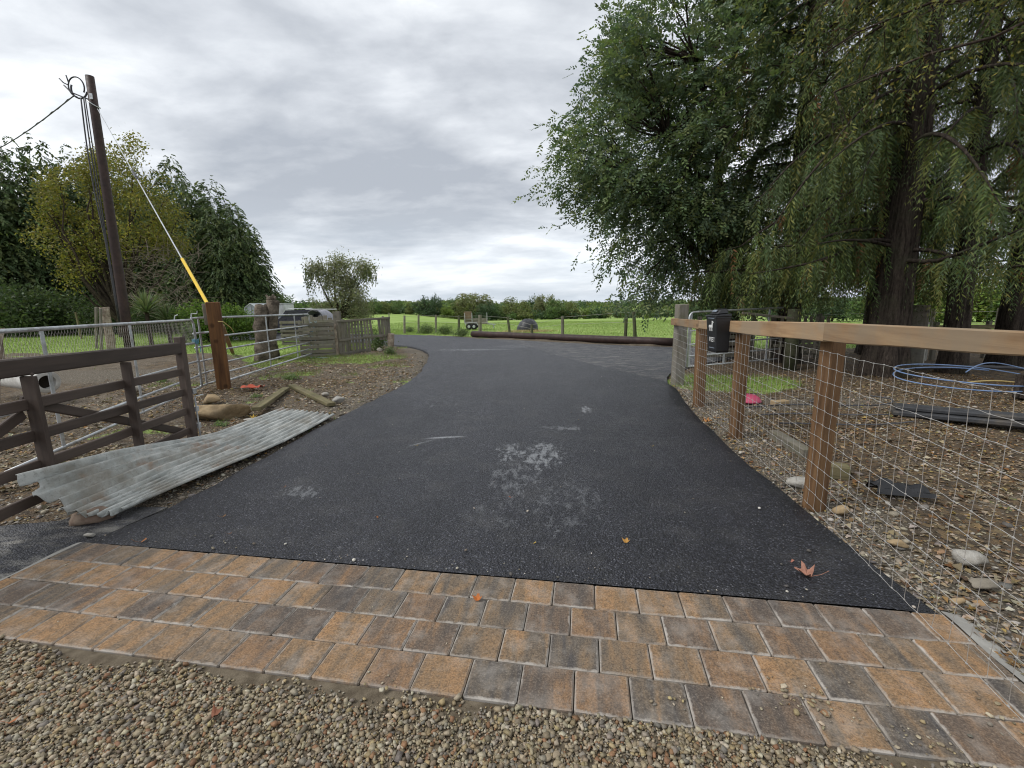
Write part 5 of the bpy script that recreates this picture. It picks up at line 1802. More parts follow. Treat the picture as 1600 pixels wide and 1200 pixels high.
# brown box at the far right edge of the yard
q = G(1600, 622)
tag(MB().box((q.x + .12, q.y, .17), (.34, .3, .36), Matrix.Rotation(.3, 3, 'Z'), .012).build('brown_crate', M_barkr, loc=q), 'dark reddish brown crate at the right edge beside the blue pipe', 'crate')

# ------------------------------------------------------------------ single fallen leaves on the tarmac and pavers
def maple(c_, L, yaw, col, label, lobes=5, group=None, name='fallen_leaf'):
    m = simple('leaf_' + str(len(bpy.data.materials)), col, tuple(x * .6 for x in col), .7, .25, 30., 0)
    pts = []
    n = lobes * 4
    for i in range(n):
        a = -2.5 + 5.0 * i / (n - 1)
        k = abs(math.sin(a / 5.0 * math.pi * lobes)) if lobes > 1 else 0
        ln = (.45 + .55 * (1 - k)) * (1 - .16 * abs(a) / 2.5) if lobes > 1 else .30 + .7 * max(0, math.cos(a)) ** 2
        pts.append((math.cos(a) * ln * L * .6, math.sin(a) * ln * L * .6 * (1 if lobes > 1 else .6)))
    pts.append((-L * .16, 0))
    mb = MB()
    cy, sy_ = math.cos(yaw), math.sin(yaw)
    W = lambda x, y: (c_.x + x * cy - y * sy_, c_.y + x * sy_ + y * cy, c_.z + .006 + 1.1 * (x * x + 2 * y * y) / L * .8 + .006 * math.sin(60 * x) )
    mb.v.append(W(0, 0)); mb.v += [W(*p) for p in pts]
    k = len(pts)
    mb.f += [[0, 1 + i, 1 + (i + 1) % k] for i in range(k)]
    mb.tube([W(-L * .12, 0), W(-L * .5, L * .06), W(-L * .75, L * .02)], L * .012, 4)
    return tag(mb.build(name, m, loc=c_), label, 'leaf', group)


OR, BR, YE, PK = (.30, .12, .035), (.22, .10, .05), (.42, .30, .07), (.40, .20, .14)
maple(G(1260, 900), .13, 2.4, PK, 'large pinkish maple leaf lying on the tarmac at the right')
maple(G(1237, 879), .05, .5, (.33, .14, .10), 'small reddish leaf just behind the large maple leaf', 1)
maple(G(978, 848), .055, 1., (.45, .24, .06), 'orange leaf alone on the tarmac right of the cement stain', 3)
maple(G(1105, 660), .13, 0., (.42, .20, .07), 'orange brown leaf at the tarmac edge by the second post', 5)
maple(G(224, 847), .075, .9, (.36, .15, .06), 'curled orange leaf at the tarmac edge above the left pavers', 1)
maple(G(350, 808), .05, .7, (.34, .17, .06), 'thin brown leaf on the tarmac beside the torn sheet end', 1)
maple(G(590, 810), .045, 2., OR, 'small orange leaf left of the cement stain', 1)
maple(G(797, 778), .04, 2.6, (.33, .11, .06), 'tiny reddish leaf inside the cement stain', 1)
maple(G(835, 850), .04, .2, YE, 'tiny yellow leaf just above the middle pavers', 1)
maple(G(746, 938), .055, 1.4, (.50, .16, .04), 'bright orange leaf lying on the paver blocks', 3)
maple(G(336, 1120), .06, .6, (.22, .09, .05), 'reddish brown leaf on the gravel road', 3)
maple(G(20, 1130), .07, .3, (.36, .13, .05), 'rust orange leaf on the gravel at the left', 1)
maple(G(1020, 698), .045, .3, YE, 'small yellow leaf on the tarmac left of the second post', 1)
maple(G(652, 697), .045, .5, YE, 'small yellowish leaf under the pale bent smear', 1)
maple(G(445, 762), .045, 1.0, BR, 'small tan leaf on the tarmac near the middle of the iron sheet', 1)
maple(G(360, 835), .04, .3, BR, 'thin tan leaf lying above the left pavers', 1)
q = G(398, 665); maple(Vector((q.x, q.y, .10)), .10, 1.1, (.45, .30, .05), 'yellow leaf lying on the upper edge of the corrugated sheet', 5)


# ================================================================== TREES
def limb(a, b, r0, r1, n=7, bow=.15, rr=None):
    rr = rr or rnd
    a, b = Vector(a), Vector(b)
    L = (b - a).length
    k = Vector((rr.uniform(-1, 1), rr.uniform(-1, 1), rr.uniform(-.2, 1))) * bow * L
    pts, rad = [], []
    for i in range(n):
        t = i / (n - 1)
        p = a.lerp(b, t) + k * (math.sin(math.pi * t)) + Vector((rr.uniform(-1, 1), rr.uniform(-1, 1), rr.uniform(-1, 1))) * .02 * L * (1 if 0 < i < n - 1 else 0)
        pts.append(p); rad.append(r0 * (1 - t) + r1 * t)
    return pts, rad


def pinnate(c_, d, L, lw, ll, cols, r_=rs, nl=7, droop=.35, jit=.2):
    """compound leaves: rachis from c_ along d with nl leaflets"""
    S = len(c_)
    d = nz(d)
    s = nz(np.cross(d, nz(r_.normal(size=(S, 3)) * .5 + np.array([0, 0, 1.]))))
    nrm = np.cross(s, d)
    out_c, out_a, out_b = [], [], []
    for k in range(nl):
        t = .25 + .75 * k / (nl - 1)
        sg = 0 if k == nl - 1 else (1 if k % 2 else -1)
        ax = nz(d * (.55 if sg else 1) + s * sg * .8 + np.array([0, 0, -1.]) * droop * .6 + r_.normal(size=(S, 3)) * .12)
        l_ = ll * r_.uniform(.75, 1.2, (S, 1))
        p = c_ + d * (t * L) + np.array([0, 0, -1.]) * (droop * L * t * t) + ax * l_ * .5
        b = nz(np.cross(nrm + r_.normal(size=(S, 3)) * .35, ax)) * lw * r_.uniform(.8, 1.2, (S, 1))
        out_c.append(p); out_a.append(ax * l_ * .5); out_b.append(b)
    C = np.concatenate(out_c); Aa = np.concatenate(out_a); B = np.concatenate(out_b)
    col = np.tile(pick(cols, S, jit, r_), (nl, 1)) * r_.uniform(.85, 1.15, (S * nl, 1))
    return rhombs(C, Aa, B), np.repeat(col, 4, 0)


def ell_clumps(ells, n, r_, surf=(.55, 1.)):
    """clump centres spread through a few ellipsoids, mostly near their skins"""
    w_ = np.array([e[1][0] * e[1][1] + e[1][1] * e[1][2] for e in ells]); w_ = w_ / w_.sum()
    out = []
    for e, k in zip(ells, r_.multinomial(n, w_)):
        u = runit(k, r_)
        out.append(np.array(e[0]) + u * np.array(e[1]) * r_.uniform(*surf, (k, 1)))
    return np.concatenate(out)


# ---- big ash at the right of the drive ------------------------------------
r_ = np.random.RandomState(101)
ash = thing('ash_tree', 'large broad leaved tree with feathery grey green leaves arching over the drive', 'tree', (6.1, 12.6, 0))
tb = Vector((6.15, 12.6, -.15)); fork = Vector((5.95, 12.5, 2.5))
ells = [((3.6, 12.3, 5.6), (2.5, 2.6, 2.3)), ((4.9, 12.6, 8.0), (3.0, 3.2, 2.3)), ((6.6, 12.8, 7.2), (3.2, 3.0, 3.4)), ((3.1, 12.2, 4.2), (1.7, 2.0, 1.0)), ((4.6, 12.2, 3.2), (1.9, 1.9, 1.0)), ((6.3, 12.4, 4.2), (2.4, 2.2, 1.8)), ((5.6, 12.6, 10.4), (2.5, 2.5, 1.6)), ((6.0, 12.2, 2.3), (1.5, 1.3, .9)), ((2.6, 12.1, 5.0), (1.5, 1.7, 1.7)), ((3.6, 11.9, 3.6), (1.6, 1.6, 1.0)), ((2.8, 12.2, 6.6), (1.4, 1.7, 1.3))]
cl = ell_clumps(ells, 430, r_, (.45, 1.02))
ext = [A(px + 16, py, Y) for px, py, Y in [(862, 222, 12), (858, 285, 12.3), (880, 320, 12), (905, 170, 12.2), (925, 105, 12.4), (950, 45, 12.4), (935, 340, 11.8), (960, 385, 11.8), (985, 420, 11.5), (1000, 452, 11.6), (1012, 460, 12), (978, 458, 11.4), (1040, 440, 12), (1075, 425, 11.6), (955, 60, 12.), (985, 20, 12.2), (900, 300, 12), (870, 250, 12.5), (888, 200, 11.7), (915, 215, 11.6), (945, 150, 11.5), (1100, 455, 12), (1130, 465, 12.4), (1160, 440, 12), (1120, 430, 12), (940, 400, 11.6), (960, 360, 12.4)]]
cl = np.concatenate([cl, np.array(ext)])
cl = cl[(cl[:, 2] > 1.6)]
# keep the outline where the photograph has it: trim anything left of the crown's own edge
def trim(c_):
    k = []
    for p in c_:
        q = p - np.array([0, 0, CAMZ])
        cp, sp = math.cos(PITCH), math.sin(PITCH)
        d_ = q[1] * cp - q[2] * sp; u_ = q[1] * sp + q[2] * cp
        X, Y = FPX * q[0] / d_, -FPX * u_ / d_
        X, Y = math.cos(ROLL) * X - math.sin(ROLL) * Y + 800, math.sin(ROLL) * X + math.cos(ROLL) * Y + 600
        lim = np.interp(Y, [-200, 0, 60, 110, 170, 220, 290, 330, 350, 400, 440, 470], [960, 960, 940, 915, 895, 868, 865, 895, 955, 975, 1010, 1040])
        k.append(X > lim + 32)
    return np.array(k)


cl = np.concatenate([cl[:-len(ext)][trim(cl[:-len(ext)])], np.array(ext)])
ns = 45
c_ = np.repeat(cl, ns, 0) + r_.normal(size=(len(cl) * ns, 3)) * np.array([.30, .30, .22])
d_ = nz(c_ - np.array([5.6, 12.5, 4.5])) * .8 + r_.normal(size=c_.shape) * .6 + np.array([0, 0, -.25])
V_, C_ = pinnate(c_, d_, .27, .025, .105, [(0.117, 0.168, 0.087), (0.15, 0.208, 0.099), (0.134, 0.187, 0.116), (0.171, 0.226, 0.091), (0.1, 0.146, 0.095), (0.195, 0.233, 0.096)], r_)
print('ash', len(V_) // 4)
obj('crown', npmesh('crown', V_, 4, M_leaf, C_), ash, mtx=Matrix.Translation(-Vector(ash.location)))
rr = random.Random(4)
mb = MB()
pts, rad = limb(tb, fork, .34, .26, 6, .02, rr); mb.tube(pts, rad, 14)
forks = []
for tgt, r0 in [((4.0, 12.2, 5.6), .15), ((4.7, 12.4, 7.4), .16), ((5.9, 12.6, 8.8), .17), ((7.2, 12.9, 7.5), .15), ((4.2, 11.7, 3.9), .12), ((5.2, 13.6, 6.0), .13), ((7.5, 12.2, 5.2), .12), ((3.4, 12.6, 4.8), .12)]:
    pts, rad = limb(fork - Vector((0, 0, rr.uniform(0, .9))), tgt, r0, .045, 9, .10, rr)
    mb.tube(pts, rad, 9); forks += [(Vector(p), q) for p, q in zip(pts[3:], rad[3:])]
mb.build('trunk', M_bark, ash, True)
bm2 = MB()
for p in cl:
    p = Vector(p)
    q, rq = min(forks, key=lambda f: (f[0] - p).length + (0 if f[0].z < p.z + .6 else 2))
    if (q - p).length < 3.6:
        pts, rad = limb(q, p, min(rq, .035), .008, 6, .10, rr); bm2.tube(pts, rad, 4, False)
bm2.build('branches', M_bark, ash, True)


# ---- drooping conifers of the right yard ----------------------------------
def drooper(name, label, base, ht, r0, nb, seed, zmin, Lf, cols, lean=(0, 0), twn=46, dead=.03, bias=0., zfloor=2.1):
    r_ = np.random.RandomState(seed); rr = random.Random(seed)
    t = thing(name, label, 'tree', base)
    b = Vector(base)
    # fluted trunk
    mb = MB()
    n, m = 22, 16
    for i in range(m):
        u = i / (m - 1)
        z = u * ht
        R_ = r0 * (1 - .72 * u) * (1 + .32 * math.exp(-z / .4))
        for k in range(n):
            a = 2 * math.pi * k / n
            fl = 1 + (.10 * math.sin(5 * a + seed) + .07 * math.sin(9 * a + 2 * seed + z * .8)) * (.5 + math.exp(-z / .8))
            mb.v.append((b.x + lean[0] * u + R_ * fl * math.cos(a), b.y + lean[1] * u + R_ * fl * math.sin(a), b.z - .15 + z))
    for i in range(m - 1):
        for k in range(n):
            k2 = (k + 1) % n
            mb.f.append([i * n + k, i * n + k2, (i + 1) * n + k2, (i + 1) * n + k])
    mb.build('trunk', M_barkr, t, True)
    br = MB()
    TC, TD, TL = [], [], []
    for i in range(nb):
        z0 = zmin + (ht - zmin) * ((i + rr.random()) / nb) ** 1.1
        az = rr.uniform(0, 2 * math.pi) if rr.random() > bias else rr.uniform(R(120), R(200))
        face = math.atan2(-b.y, -b.x) % (2 * math.pi)
        if z0 > 3.6 and rr.random() < .22: az = face + rr.uniform(-.7, .5)
        if z0 < 3.3 and abs(az - face) < R(24): az = face + (R(34) if rr.random() < .5 else -R(34)) + rr.uniform(-.1, .1)
        L = Lf(z0) * rr.uniform(.65, 1.15)
        rise = rr.uniform(.05, .35); dr = rr.uniform(.55, 1.0)
        side = rr.uniform(-.25, .25)
        pts, rad = [], []
        m2 = 10
        for j in range(m2):
            s = j / (m2 - 1)
            ang = az + side * s
            zz = z0 + L * (rise * s - dr * s * s * .9)
            pts.append(Vector((b.x + lean[0] * z0 / ht + math.cos(ang) * L * s, b.y + lean[1] * z0 / ht + math.sin(ang) * L * s, max(zz, zfloor + .3 * math.sin(i * 2.3 + j * .2)))))
            rad.append((.026 + .006 * L) * (1 - s) ** .8 + .004)
        br.tube(pts, rad, 5, False)
        P_ = np.array(pts)
        k = int(twn * L / 3)
        u = r_.uniform(.06, 1, k) ** .85 * (m2 - 1)
        i0 = np.minimum(u.astype(int), m2 - 2); f = (u - i0)[:, None]
        c_ = P_[i0] * (1 - f) + P_[i0 + 1] * f
        dr_ = nz(P_[i0 + 1] - P_[i0])
        sd = nz(np.cross(dr_, [0, 0, 1.])) * r_.choice([-1, 1], k)[:, None]
        d = nz(dr_ * r_.uniform(.1, .7, (k, 1)) + sd * r_.uniform(.05, .65, (k, 1)) + np.array([0, 0, -1.]) * r_.uniform(.8, 2.0, (k, 1)))
        TC.append(c_); TD.append(d); TL.append(r_.uniform(.3, 1.0, k) * (.75 + .25 * L / 3))
    br.build('branches', M_barkr, t, True)
    TC, TD, TL = np.concatenate(TC), np.concatenate(TD), np.concatenate(TL)[:, None]
    S = len(TC)
    cb = pick(cols, S, .22, r_)
    dd = r_.rand(S) < dead
    cb[dd] = pick([(.14, .065, .022), (.11, .07, .03)], dd.sum(), .2, r_)
    s = nz(np.cross(TD, runit(S, r_)))
    Vs, Cs = [], []
    nl = 22
    nrm = nz(np.cross(s, TD))
    for j in range(nl):
        u = (j // 2 + .5) / (nl / 2)
        sg = 1 if j % 2 else -1
        p = TC + TD * TL * u + np.array([0, 0, -1.]) * TL * (.25 * u * u) + r_.normal(size=(S, 3)) * .008
        ax = nz(TD * .9 + s * sg * (1.0 - .5 * u) + np.array([0, 0, -.25]) + r_.normal(size=(S, 3)) * .16)
        ln = (.058 * (1.3 - .85 * u)) * r_.uniform(.7, 1.3, (S, 1)) * (.65 + .5 * TL)
        bx = nz(np.cross(ax, nrm + r_.normal(size=(S, 3)) * .5)) * ln * .17
        Vs.append(rhombs(p + ax * ln, ax * ln, bx)); Cs.append(np.repeat(cb * r_.uniform(.88, 1.14, (S, 1)), 4, 0))
    V = np.concatenate(Vs); C = np.concatenate(Cs)
    print(name, len(V) // 4)
    obj('crown', npmesh('crown', V, 4, M_needle, C), t, mtx=Matrix.Translation(-b))
    return t


CY_ = [(0.076, 0.109, 0.039), (0.1, 0.141, 0.045), (0.086, 0.124, 0.052), (0.131, 0.165, 0.045), (0.152, 0.161, 0.042), (0.066, 0.096, 0.042)]
CYY = CY_ + CY_ + [(.11, .115, .034)]
drooper('drooping_conifer', 'tallest drooping conifer with the thickest fluted trunk, nearest the fence', (7.35, 8.75, 0), 12.5, .33, 100, 31, 1.7, lambda z: 3.6 - .16 * z if z > 3 else 2.8, CYY, (.2, .3), 84, bias=.42, zfloor=2.25)
drooper('drooping_conifer', 'drooping conifer with the middle, leaning dark trunk', (9.05, 9.1, 0), 12, .20, 64, 32, 2.3, lambda z: 3.3 - .14 * z, CY_, (-.25, .2), 58, bias=.2, zfloor=3.1)
drooper('drooping_conifer', 'drooping conifer with the rightmost trunk, curving at its foot', (11.1, 9.9, 0), 12, .27, 64, 33, 2.2, lambda z: 3.6 - .14 * z, CY_, (.0, .3), 58, bias=.2, zfloor=3.1)
drooper('drooping_conifer', 'drooping conifer whose foliage hangs between the ash and the thick fluted trunk', (6.9, 11.2, 0), 11, .26, 70, 34, 1.5, lambda z: 3.1 - .12 * z, CY_, (.0, .2), 62, .04, .3, 1.9)
drooper('drooping_conifer', 'drooping conifer hidden in shade behind the leaning middle trunk', (10.2, 12.6, 0), 12, .3, 44, 36, 2.2, lambda z: 3.6 - .14 * z, CY_, (.0, .2), 40)

# ---- olive leaved branches reaching in from the right ---------------------
r_ = np.random.RandomState(55); rr = random.Random(55)
hb2 = thing('hornbeam_tree', 'yellowing broad leaved tree sending long bare streaked branches in from the top right', 'tree', (9.0, 5.2, 0))
mb = MB()
pts, rad = limb((9.0, 5.2, -.1), (8.9, 5.3, 8.5), .24, .10, 8, .02, rr); mb.tube(pts, rad, 12)
mb.build('trunk', M_bark, hb2, True)
mb = MB(); cls = []
for z0, tgt in [(4.8, (4.25, 6.4, 4.15)), (5.2, (4.6, 7.2, 5.0)), (5.5, (5.2, 6.0, 5.2)), (5.9, (5.0, 6.6, 6.2)), (5.6, (6.6, 5.8, 4.6)), (6.3, (6.0, 6.2, 6.0)), (6.2, (4.2, 7.0, 5.6))]:
    pts, rad = limb((8.95, 5.25, z0), tgt, .045, .008, 12, .08, rr); mb.tube(pts, rad, 5, False)
    for p in pts[4:]:
        for _ in range(3):
            e = p + Vector((rr.gauss(-.1, .3), rr.gauss(0, .3), rr.gauss(-.22, .2)))
            mb.tube([p, p.lerp(e, .5) + Vector((0, 0, .05)), e], [.008, .006, .003], 4, False); cls.append(e)
mb.build('branches', M_bark, hb2, True)
cls = np.array(cls)
k = 30
c_ = np.repeat(cls, k, 0) + r_.normal(size=(len(cls) * k, 3)) * np.array([.17, .17, .14])
ax = nz(r_.normal(size=c_.shape) + np.array([-.3, 0, -.8])) * r_.uniform(.022, .04, (len(c_), 1))
bx = nz(np.cross(ax, r_.normal(size=c_.shape))) * r_.uniform(.010, .018, (len(c_), 1))
obj('crown', npmesh('crown', rhombs(c_, ax, bx), 4, M_leaf, np.repeat(pick([(.13, .14, .038), (.10, .125, .038), (.16, .155, .04), (.085, .11, .038), (.22, .20, .045)], len(c_), .2, r_), 4, 0)), hb2, mtx=Matrix.Translation(-Vector(hb2.location)))


# ---- conifer belt at the left ---------------------------------------------
def cypress_mesh(seed, ht, prof, cols, n=5200, sl=.8):
    """dense upright crown of short sprays that droop at their tips; prof(u) = radius at height fraction u"""
    r_ = np.random.RandomState(seed)
    RB = max(prof(q) for q in np.linspace(0, 1, 30))
    nk = 13
    th = np.arange(nk) * 2.4 + seed; od = np.sqrt((np.arange(nk) + .3) / nk) * .74 * RB
    ox, oy = np.cos(th) * od, np.sin(th) * od
    hk = np.array([ht * (1 - .52 * (d_ / RB) ** 2.2) for d_ in od]) * r_.uniform(.88, 1.04, nk); hk[0] = ht
    rk = RB * r_.uniform(.36, .52, nk)
    ki = r_.randint(0, nk, n)
    u = 1 - np.sqrt(r_.uniform(0, 1, n)) * .985
    az = r_.uniform(0, 2 * math.pi, n)
    R0 = rk[ki] * (1 - u ** 1.5) ** .85 + .05
    R = R0 * (1 + .12 * np.sin(5 * az + ki + 9 * u) + r_.normal(0, .10, n)) * r_.uniform(.55, 1.04, n) ** .6
    c_ = np.stack([ox[ki] + np.cos(az) * R, oy[ki] + np.sin(az) * R, u * hk[ki]], 1)
    gaz = np.arctan2(c_[:, 1], c_[:, 0])
    keep = np.hypot(c_[:, 0], c_[:, 1]) > .35 * RB * (1 - u)
    c_, az, u, gaz = c_[keep], az[keep], u[keep], gaz[keep]
    n = len(u)
    az = az + .0 * gaz
    out = np.stack([np.cos(az), np.sin(az), np.zeros(n)], 1)
    d = nz(out * r_.uniform(.5, 1., (n, 1)) + np.array([0, 0, 1.]) * r_.uniform(-.35, .45, (n, 1)) + r_.normal(size=(n, 3)) * .3)
    s = nz(np.cross(d, [0, 0, 1.]) + r_.normal(size=(n, 3)) * .25)
    L = sl * r_.uniform(.6, 1.35, (n, 1))
    cb = pick(cols, n, .4, r_)
    Vs, Cs = [], []
    for j, (t, sg) in enumerate([(.2, 1), (.3, -1), (.5, 1), (.6, -1), (.75, .6), (.85, -.6), (1.0, 0)]):
        p = c_ + d * L * t * .8 + np.array([0, 0, -1.]) * L * (.5 * t * t)
        ax = nz(d * .8 + s * sg * .9 + np.array([0, 0, -.5 - .5 * t]) + r_.normal(size=(n, 3)) * .2) * L * .20
        bx = nz(np.cross(ax, np.cross(d, s) + r_.normal(size=(n, 3)) * .5)) * L * .085
        Vs.append(rhombs(p + ax * .8, ax, bx)); Cs.append(np.repeat(cb * r_.uniform(.8, 1.2, (n, 1)), 4, 0))
    return npmesh('crown', np.concatenate(Vs), 4, M_needle, np.concatenate(Cs))


def prof_round(rb, pw):
    return lambda u: rb * (1 - u ** pw) ** .8 * min(1, .72 + u * 2.2)


LC = [(0.077, 0.113, 0.044), (0.103, 0.141, 0.057), (0.086, 0.122, 0.053), (0.133, 0.167, 0.057), (0.067, 0.098, 0.044)]
cyA = cypress_mesh(201, 1.0 * 15, prof_round(4.3, 2.2), LC, 10500)
cyB = cypress_mesh(202, 15, prof_round(4.8, 1.7), LC, 10500)
cyC = cyB
trm = MB().tube([(0, 0, -.2), (0, 0, 5), (0, 0, 10.5)], [.34, .24, .05], 10)
trunkme = None
for px, ptop_, Y, me, sxy, lab in [
        (-60, 190, 37, cyA, 1.05, 'dark conifer at the far left, cut by the edge of the view'),
        (22, 204, 35, cyA, .95, 'dark flat topped conifer left of the yellowing tree'),
        (98, 218, 37, cyB, .95, 'dark conifer standing behind the left side of the yellowing tree'),
        (172, 240, 40, cyB, .85, 'dark conifer half hidden behind the telegraph pole'),
        (228, 262, 40, cyA, .72, 'dark green conifer between the yellowing tree and the tallest right hand conifer'),
        (288, 246, 38, cyB, .86, 'tallest rounded conifer in the block right of the telegraph pole'),
        (340, 284, 37, cyC, .82, 'sloping shouldered conifer second from the right end of the left hand block'),
        (374, 326, 36, cyC, .60, 'shortest conifer at the right end of the left hand block')]:
    bx_ = A(px, 480, Y)
    top = A(px, ptop_, Y).z
    z0 = float(H(bx_.x, Y))
    t = thing('cypress_tree', lab, 'tree', (bx_.x, Y, z0), 'conifers in the dense block at the left')
    h_ = top - z0
    s_ = h_ / 15
    obj('crown', me, t, mtx=Matrix.Translation((0, 0, .5)) @ Matrix.Rotation(px * .37, 4, 'Z') @ Matrix.Diagonal((sxy, sxy, s_, 1)))
    if trunkme is None:
        o = trm.build('trunk', M_bark); trunkme = o.data; o.parent = t
        o.matrix_local = Matrix.Diagonal((1, 1, s_, 1))
    else:
        obj('trunk', trunkme, t, mtx=Matrix.Diagonal((1, 1, s_, 1)))


# ---- general small / distant broadleaf ------------------------------------
def bushmesh(seed, ells, n, ls, cols, nc=60, spread=.22, surf=(.5, 1.), down=0., asp=.5):
    r_ = np.random.RandomState(seed)
    cl = ell_clumps(ells, nc, r_, surf)
    k = n // nc
    R = np.mean([np.mean(e[1]) for e in ells])
    tone = np.repeat(r_.uniform(.82, 1.2, (nc, 1)), k, 0)
    c_ = np.repeat(cl, k, 0) + r_.normal(size=(nc * k, 3)) * R * spread
    ax = nz(r_.normal(size=c_.shape) + np.array([0, 0, -down])) * ls * r_.uniform(.6, 1.3, (len(c_), 1)) * .5
    bx = nz(np.cross(ax, r_.normal(size=c_.shape))) * ls * asp * .5 * r_.uniform(.7, 1.3, (len(c_), 1))
    me = npmesh('crown', rhombs(c_, ax, bx), 4, M_leaf, np.repeat(pick(cols, len(c_), .2, r_) * tone, 4, 0))
    return me, cl


def stems(seed, cl, base=(0, 0, 0), r0=.12, fork=1.0, n=8, mat=None, name='trunk', parent=None, rt=.015):
    rr = random.Random(seed)
    mb = MB()
    f = Vector(base) + Vector((0, 0, fork))
    pts, rad = limb(Vector(base) - Vector((0, 0, .2)), f, r0, r0 * .75, 5, .03, rr); mb.tube(pts, rad, 9)
    idx = list(range(len(cl))); rr.shuffle(idx)
    for i in idx[:n]:
        pts, rad = limb(f - Vector((0, 0, rr.uniform(0, fork * .4))), cl[i], r0 * .45, rt, 7, .10, rr); mb.tube(pts, rad, 5, False)
    me = bpy.data.meshes.new(name)
    me.from_pydata(mb.v, [], mb.f); me.materials.append(mat or M_bark)
    me.polygons.foreach_set('use_smooth', [True] * len(me.polygons))
    return me


def plantthing(name, label, cat, loc, crown, trunk, group=None, mtx=None, tname='trunk', cname='crown'):
    t = thing(name, label, cat, loc, group)
    obj(cname, crown, t, mtx=mtx)
    if trunk: obj(tname, trunk, t, mtx=mtx)
    return t


# yellowing tree in front of the conifers
q = A(188, 500, 27.5); q.z = 0
TW = lambda px, py, Y=27.5: tuple(A(px, py, Y) - q)
es = [(TW(130, 315), (1.9, 1.7, 1.5)), (TW(190, 285), (1.9, 1.7, 1.6)), (TW(235, 325), (1.8, 1.6, 1.3)), (TW(120, 375), (1.9, 1.6, 1.3)), (TW(190, 370), (2.2, 1.8, 1.5)), (TW(265, 372), (1.4, 1.2, .8)), (TW(150, 425), (1.9, 1.5, 1.1)), (TW(150, 262), (.9, .8, .9)), (TW(205, 240), (.8, .8, .8))]
yc, ycl = bushmesh(61, es, 24000, .16, [(.22, .215, .045), (.175, .185, .045), (.26, .235, .048), (.14, .16, .048), (.31, .28, .05), (.18, .155, .05)], 200, .20, (.5, 1.12))
yt = stems(62, ycl, (0, 0, 0), .22, 1.2, 40)
ytr = plantthing('yellowing_tree', 'olive yellow broad leaved tree in front of the dark conifers by the pole', 'tree', q, yc, yt)
# its bare lower twigs at the right
rr = random.Random(63)
mb = MB()
for i in range(300):
    a = Vector(TW(rr.uniform(195, 315), rr.uniform(385, 492), 26.2 + rr.uniform(-.8, .8)))
    e = a + Vector((rr.uniform(-1.2, 1.4), rr.uniform(-.5, .5), rr.uniform(-.6, 1.0)))
    pts, rad = limb(a, e, .016, .004, 6, .15, rr); mb.tube(pts, rad, 3, False)
mb.v = [(x + q.x, y + q.y, z + q.z) for x, y, z in mb.v]
mb.build('bare_twigs', simple('bare_twig', (.23, .19, .155), (.14, .11, .09), .9, .1, 10., 0), ytr)

# undergrowth at the foot of the belt
ug, ugc = bushmesh(71, [((0, 0, .9), (1.7, 1.2, 1.0))], 6000, .15, [(.05, .08, .033), (.07, .105, .04), (.085, .12, .045)], 50, .25, (.4, 1.))
for px, Y, s_, lab in [(-30, 30, 1.6, 'dark bush at the far left edge of the lawn'), (40, 30, 1.5, 'dark bush at the foot of the flat topped conifer'), (105, 31, 1.35, 'dark bush under the left side of the yellowing tree'), (165, 31, 1.0, 'low dark bush left of the telegraph pole foot'), (262, 31, 1.0, 'low dark bush under the bare twigs'), (420, 34, 1.1, 'dark bush at the foot of the shortest conifer')]:
    b = A(px, 500, Y); b.z = float(H(b.x, Y))
    plantthing('dark_bush', lab, 'bush', b, ug, None, 'bushes under the conifer belt', Matrix.Rotation(px, 4, 'Z') @ Matrix.Diagonal((s_ * 1.2, s_, s_, 1)))
gs, gsc = bushmesh(72, [((-.4, 0, .8), (1.1, .8, .85)), ((.8, 0, .7), (.9, .8, .7))], 7000, .13, [(.10, .17, .03), (.13, .21, .04), (.085, .15, .03), (.16, .23, .05)], 60, .2, (.4, 1.))
gst = stems(73, gsc, (0, 0, 0), .05, .3, 14)
for px, Y, s_, lab in [(322, 21, 1.0, 'bright green leafy shrub behind the rust brown gatepost'), (372, 22, .92, 'bright green leafy shrub left of the pale greenhouse')]:
    b = A(px, 500, Y); b.z = 0
    plantthing('leafy_shrub', lab, 'shrub', b, gs, gst, 'bright shrubs by the gatepost', Matrix.Rotation(px, 4, 'Z') @ Matrix.Scale(s_, 4))


# spiky yucca-like clumps behind the steel gate
def spiky(label, px, py, Y, L, n, seed):
    r_ = np.random.RandomState(seed)
    b = A(px, py, Y); z0 = float(gz(np.array([b.x]), np.array([b.y]))[0])
    t = thing('spiky_plant', label, 'plant', (b.x, b.y, z0))
    hh = b.z - z0
    MB().tube([(b.x, b.y, z0 - .1), (b.x, b.y, z0 + hh)], [.09, .07], 8).build('stem', M_bark, t)
    az = r_.uniform(0, 6.28, n); el = r_.uniform(-.1, 1.5, n)
    d = np.stack([np.cos(az) * np.cos(el), np.sin(az) * np.cos(el), np.sin(el)], 1)
    s = nz(np.cross(d, [0, 0, 1.01])) * .028
    c0 = np.array([[b.x, b.y, b.z]]) + d * .05
    m1 = c0 + d * L * .55; tp_ = c0 + d * L * r_.uniform(.85, 1.15, (n, 1)) + np.array([0, 0, -.16 * L]) * r_.uniform(0, 1.6, (n, 1))
    V = np.stack([c0 - s * .7, c0 + s * .7, m1 + s, m1 - s, m1 - s, m1 + s, tp_ + s * .1, tp_ - s * .1], 1).reshape(-1, 3)
    C = np.repeat(pick([(.12, .17, .07), (.16, .21, .10), (.10, .14, .07), (.20, .22, .12)], n, .15, r_), 8, 0)
    obj('leaves', npmesh('leaves', V, 4, M_leaf, C), t, mtx=Matrix.Translation(-Vector((b.x, b.y, z0))))


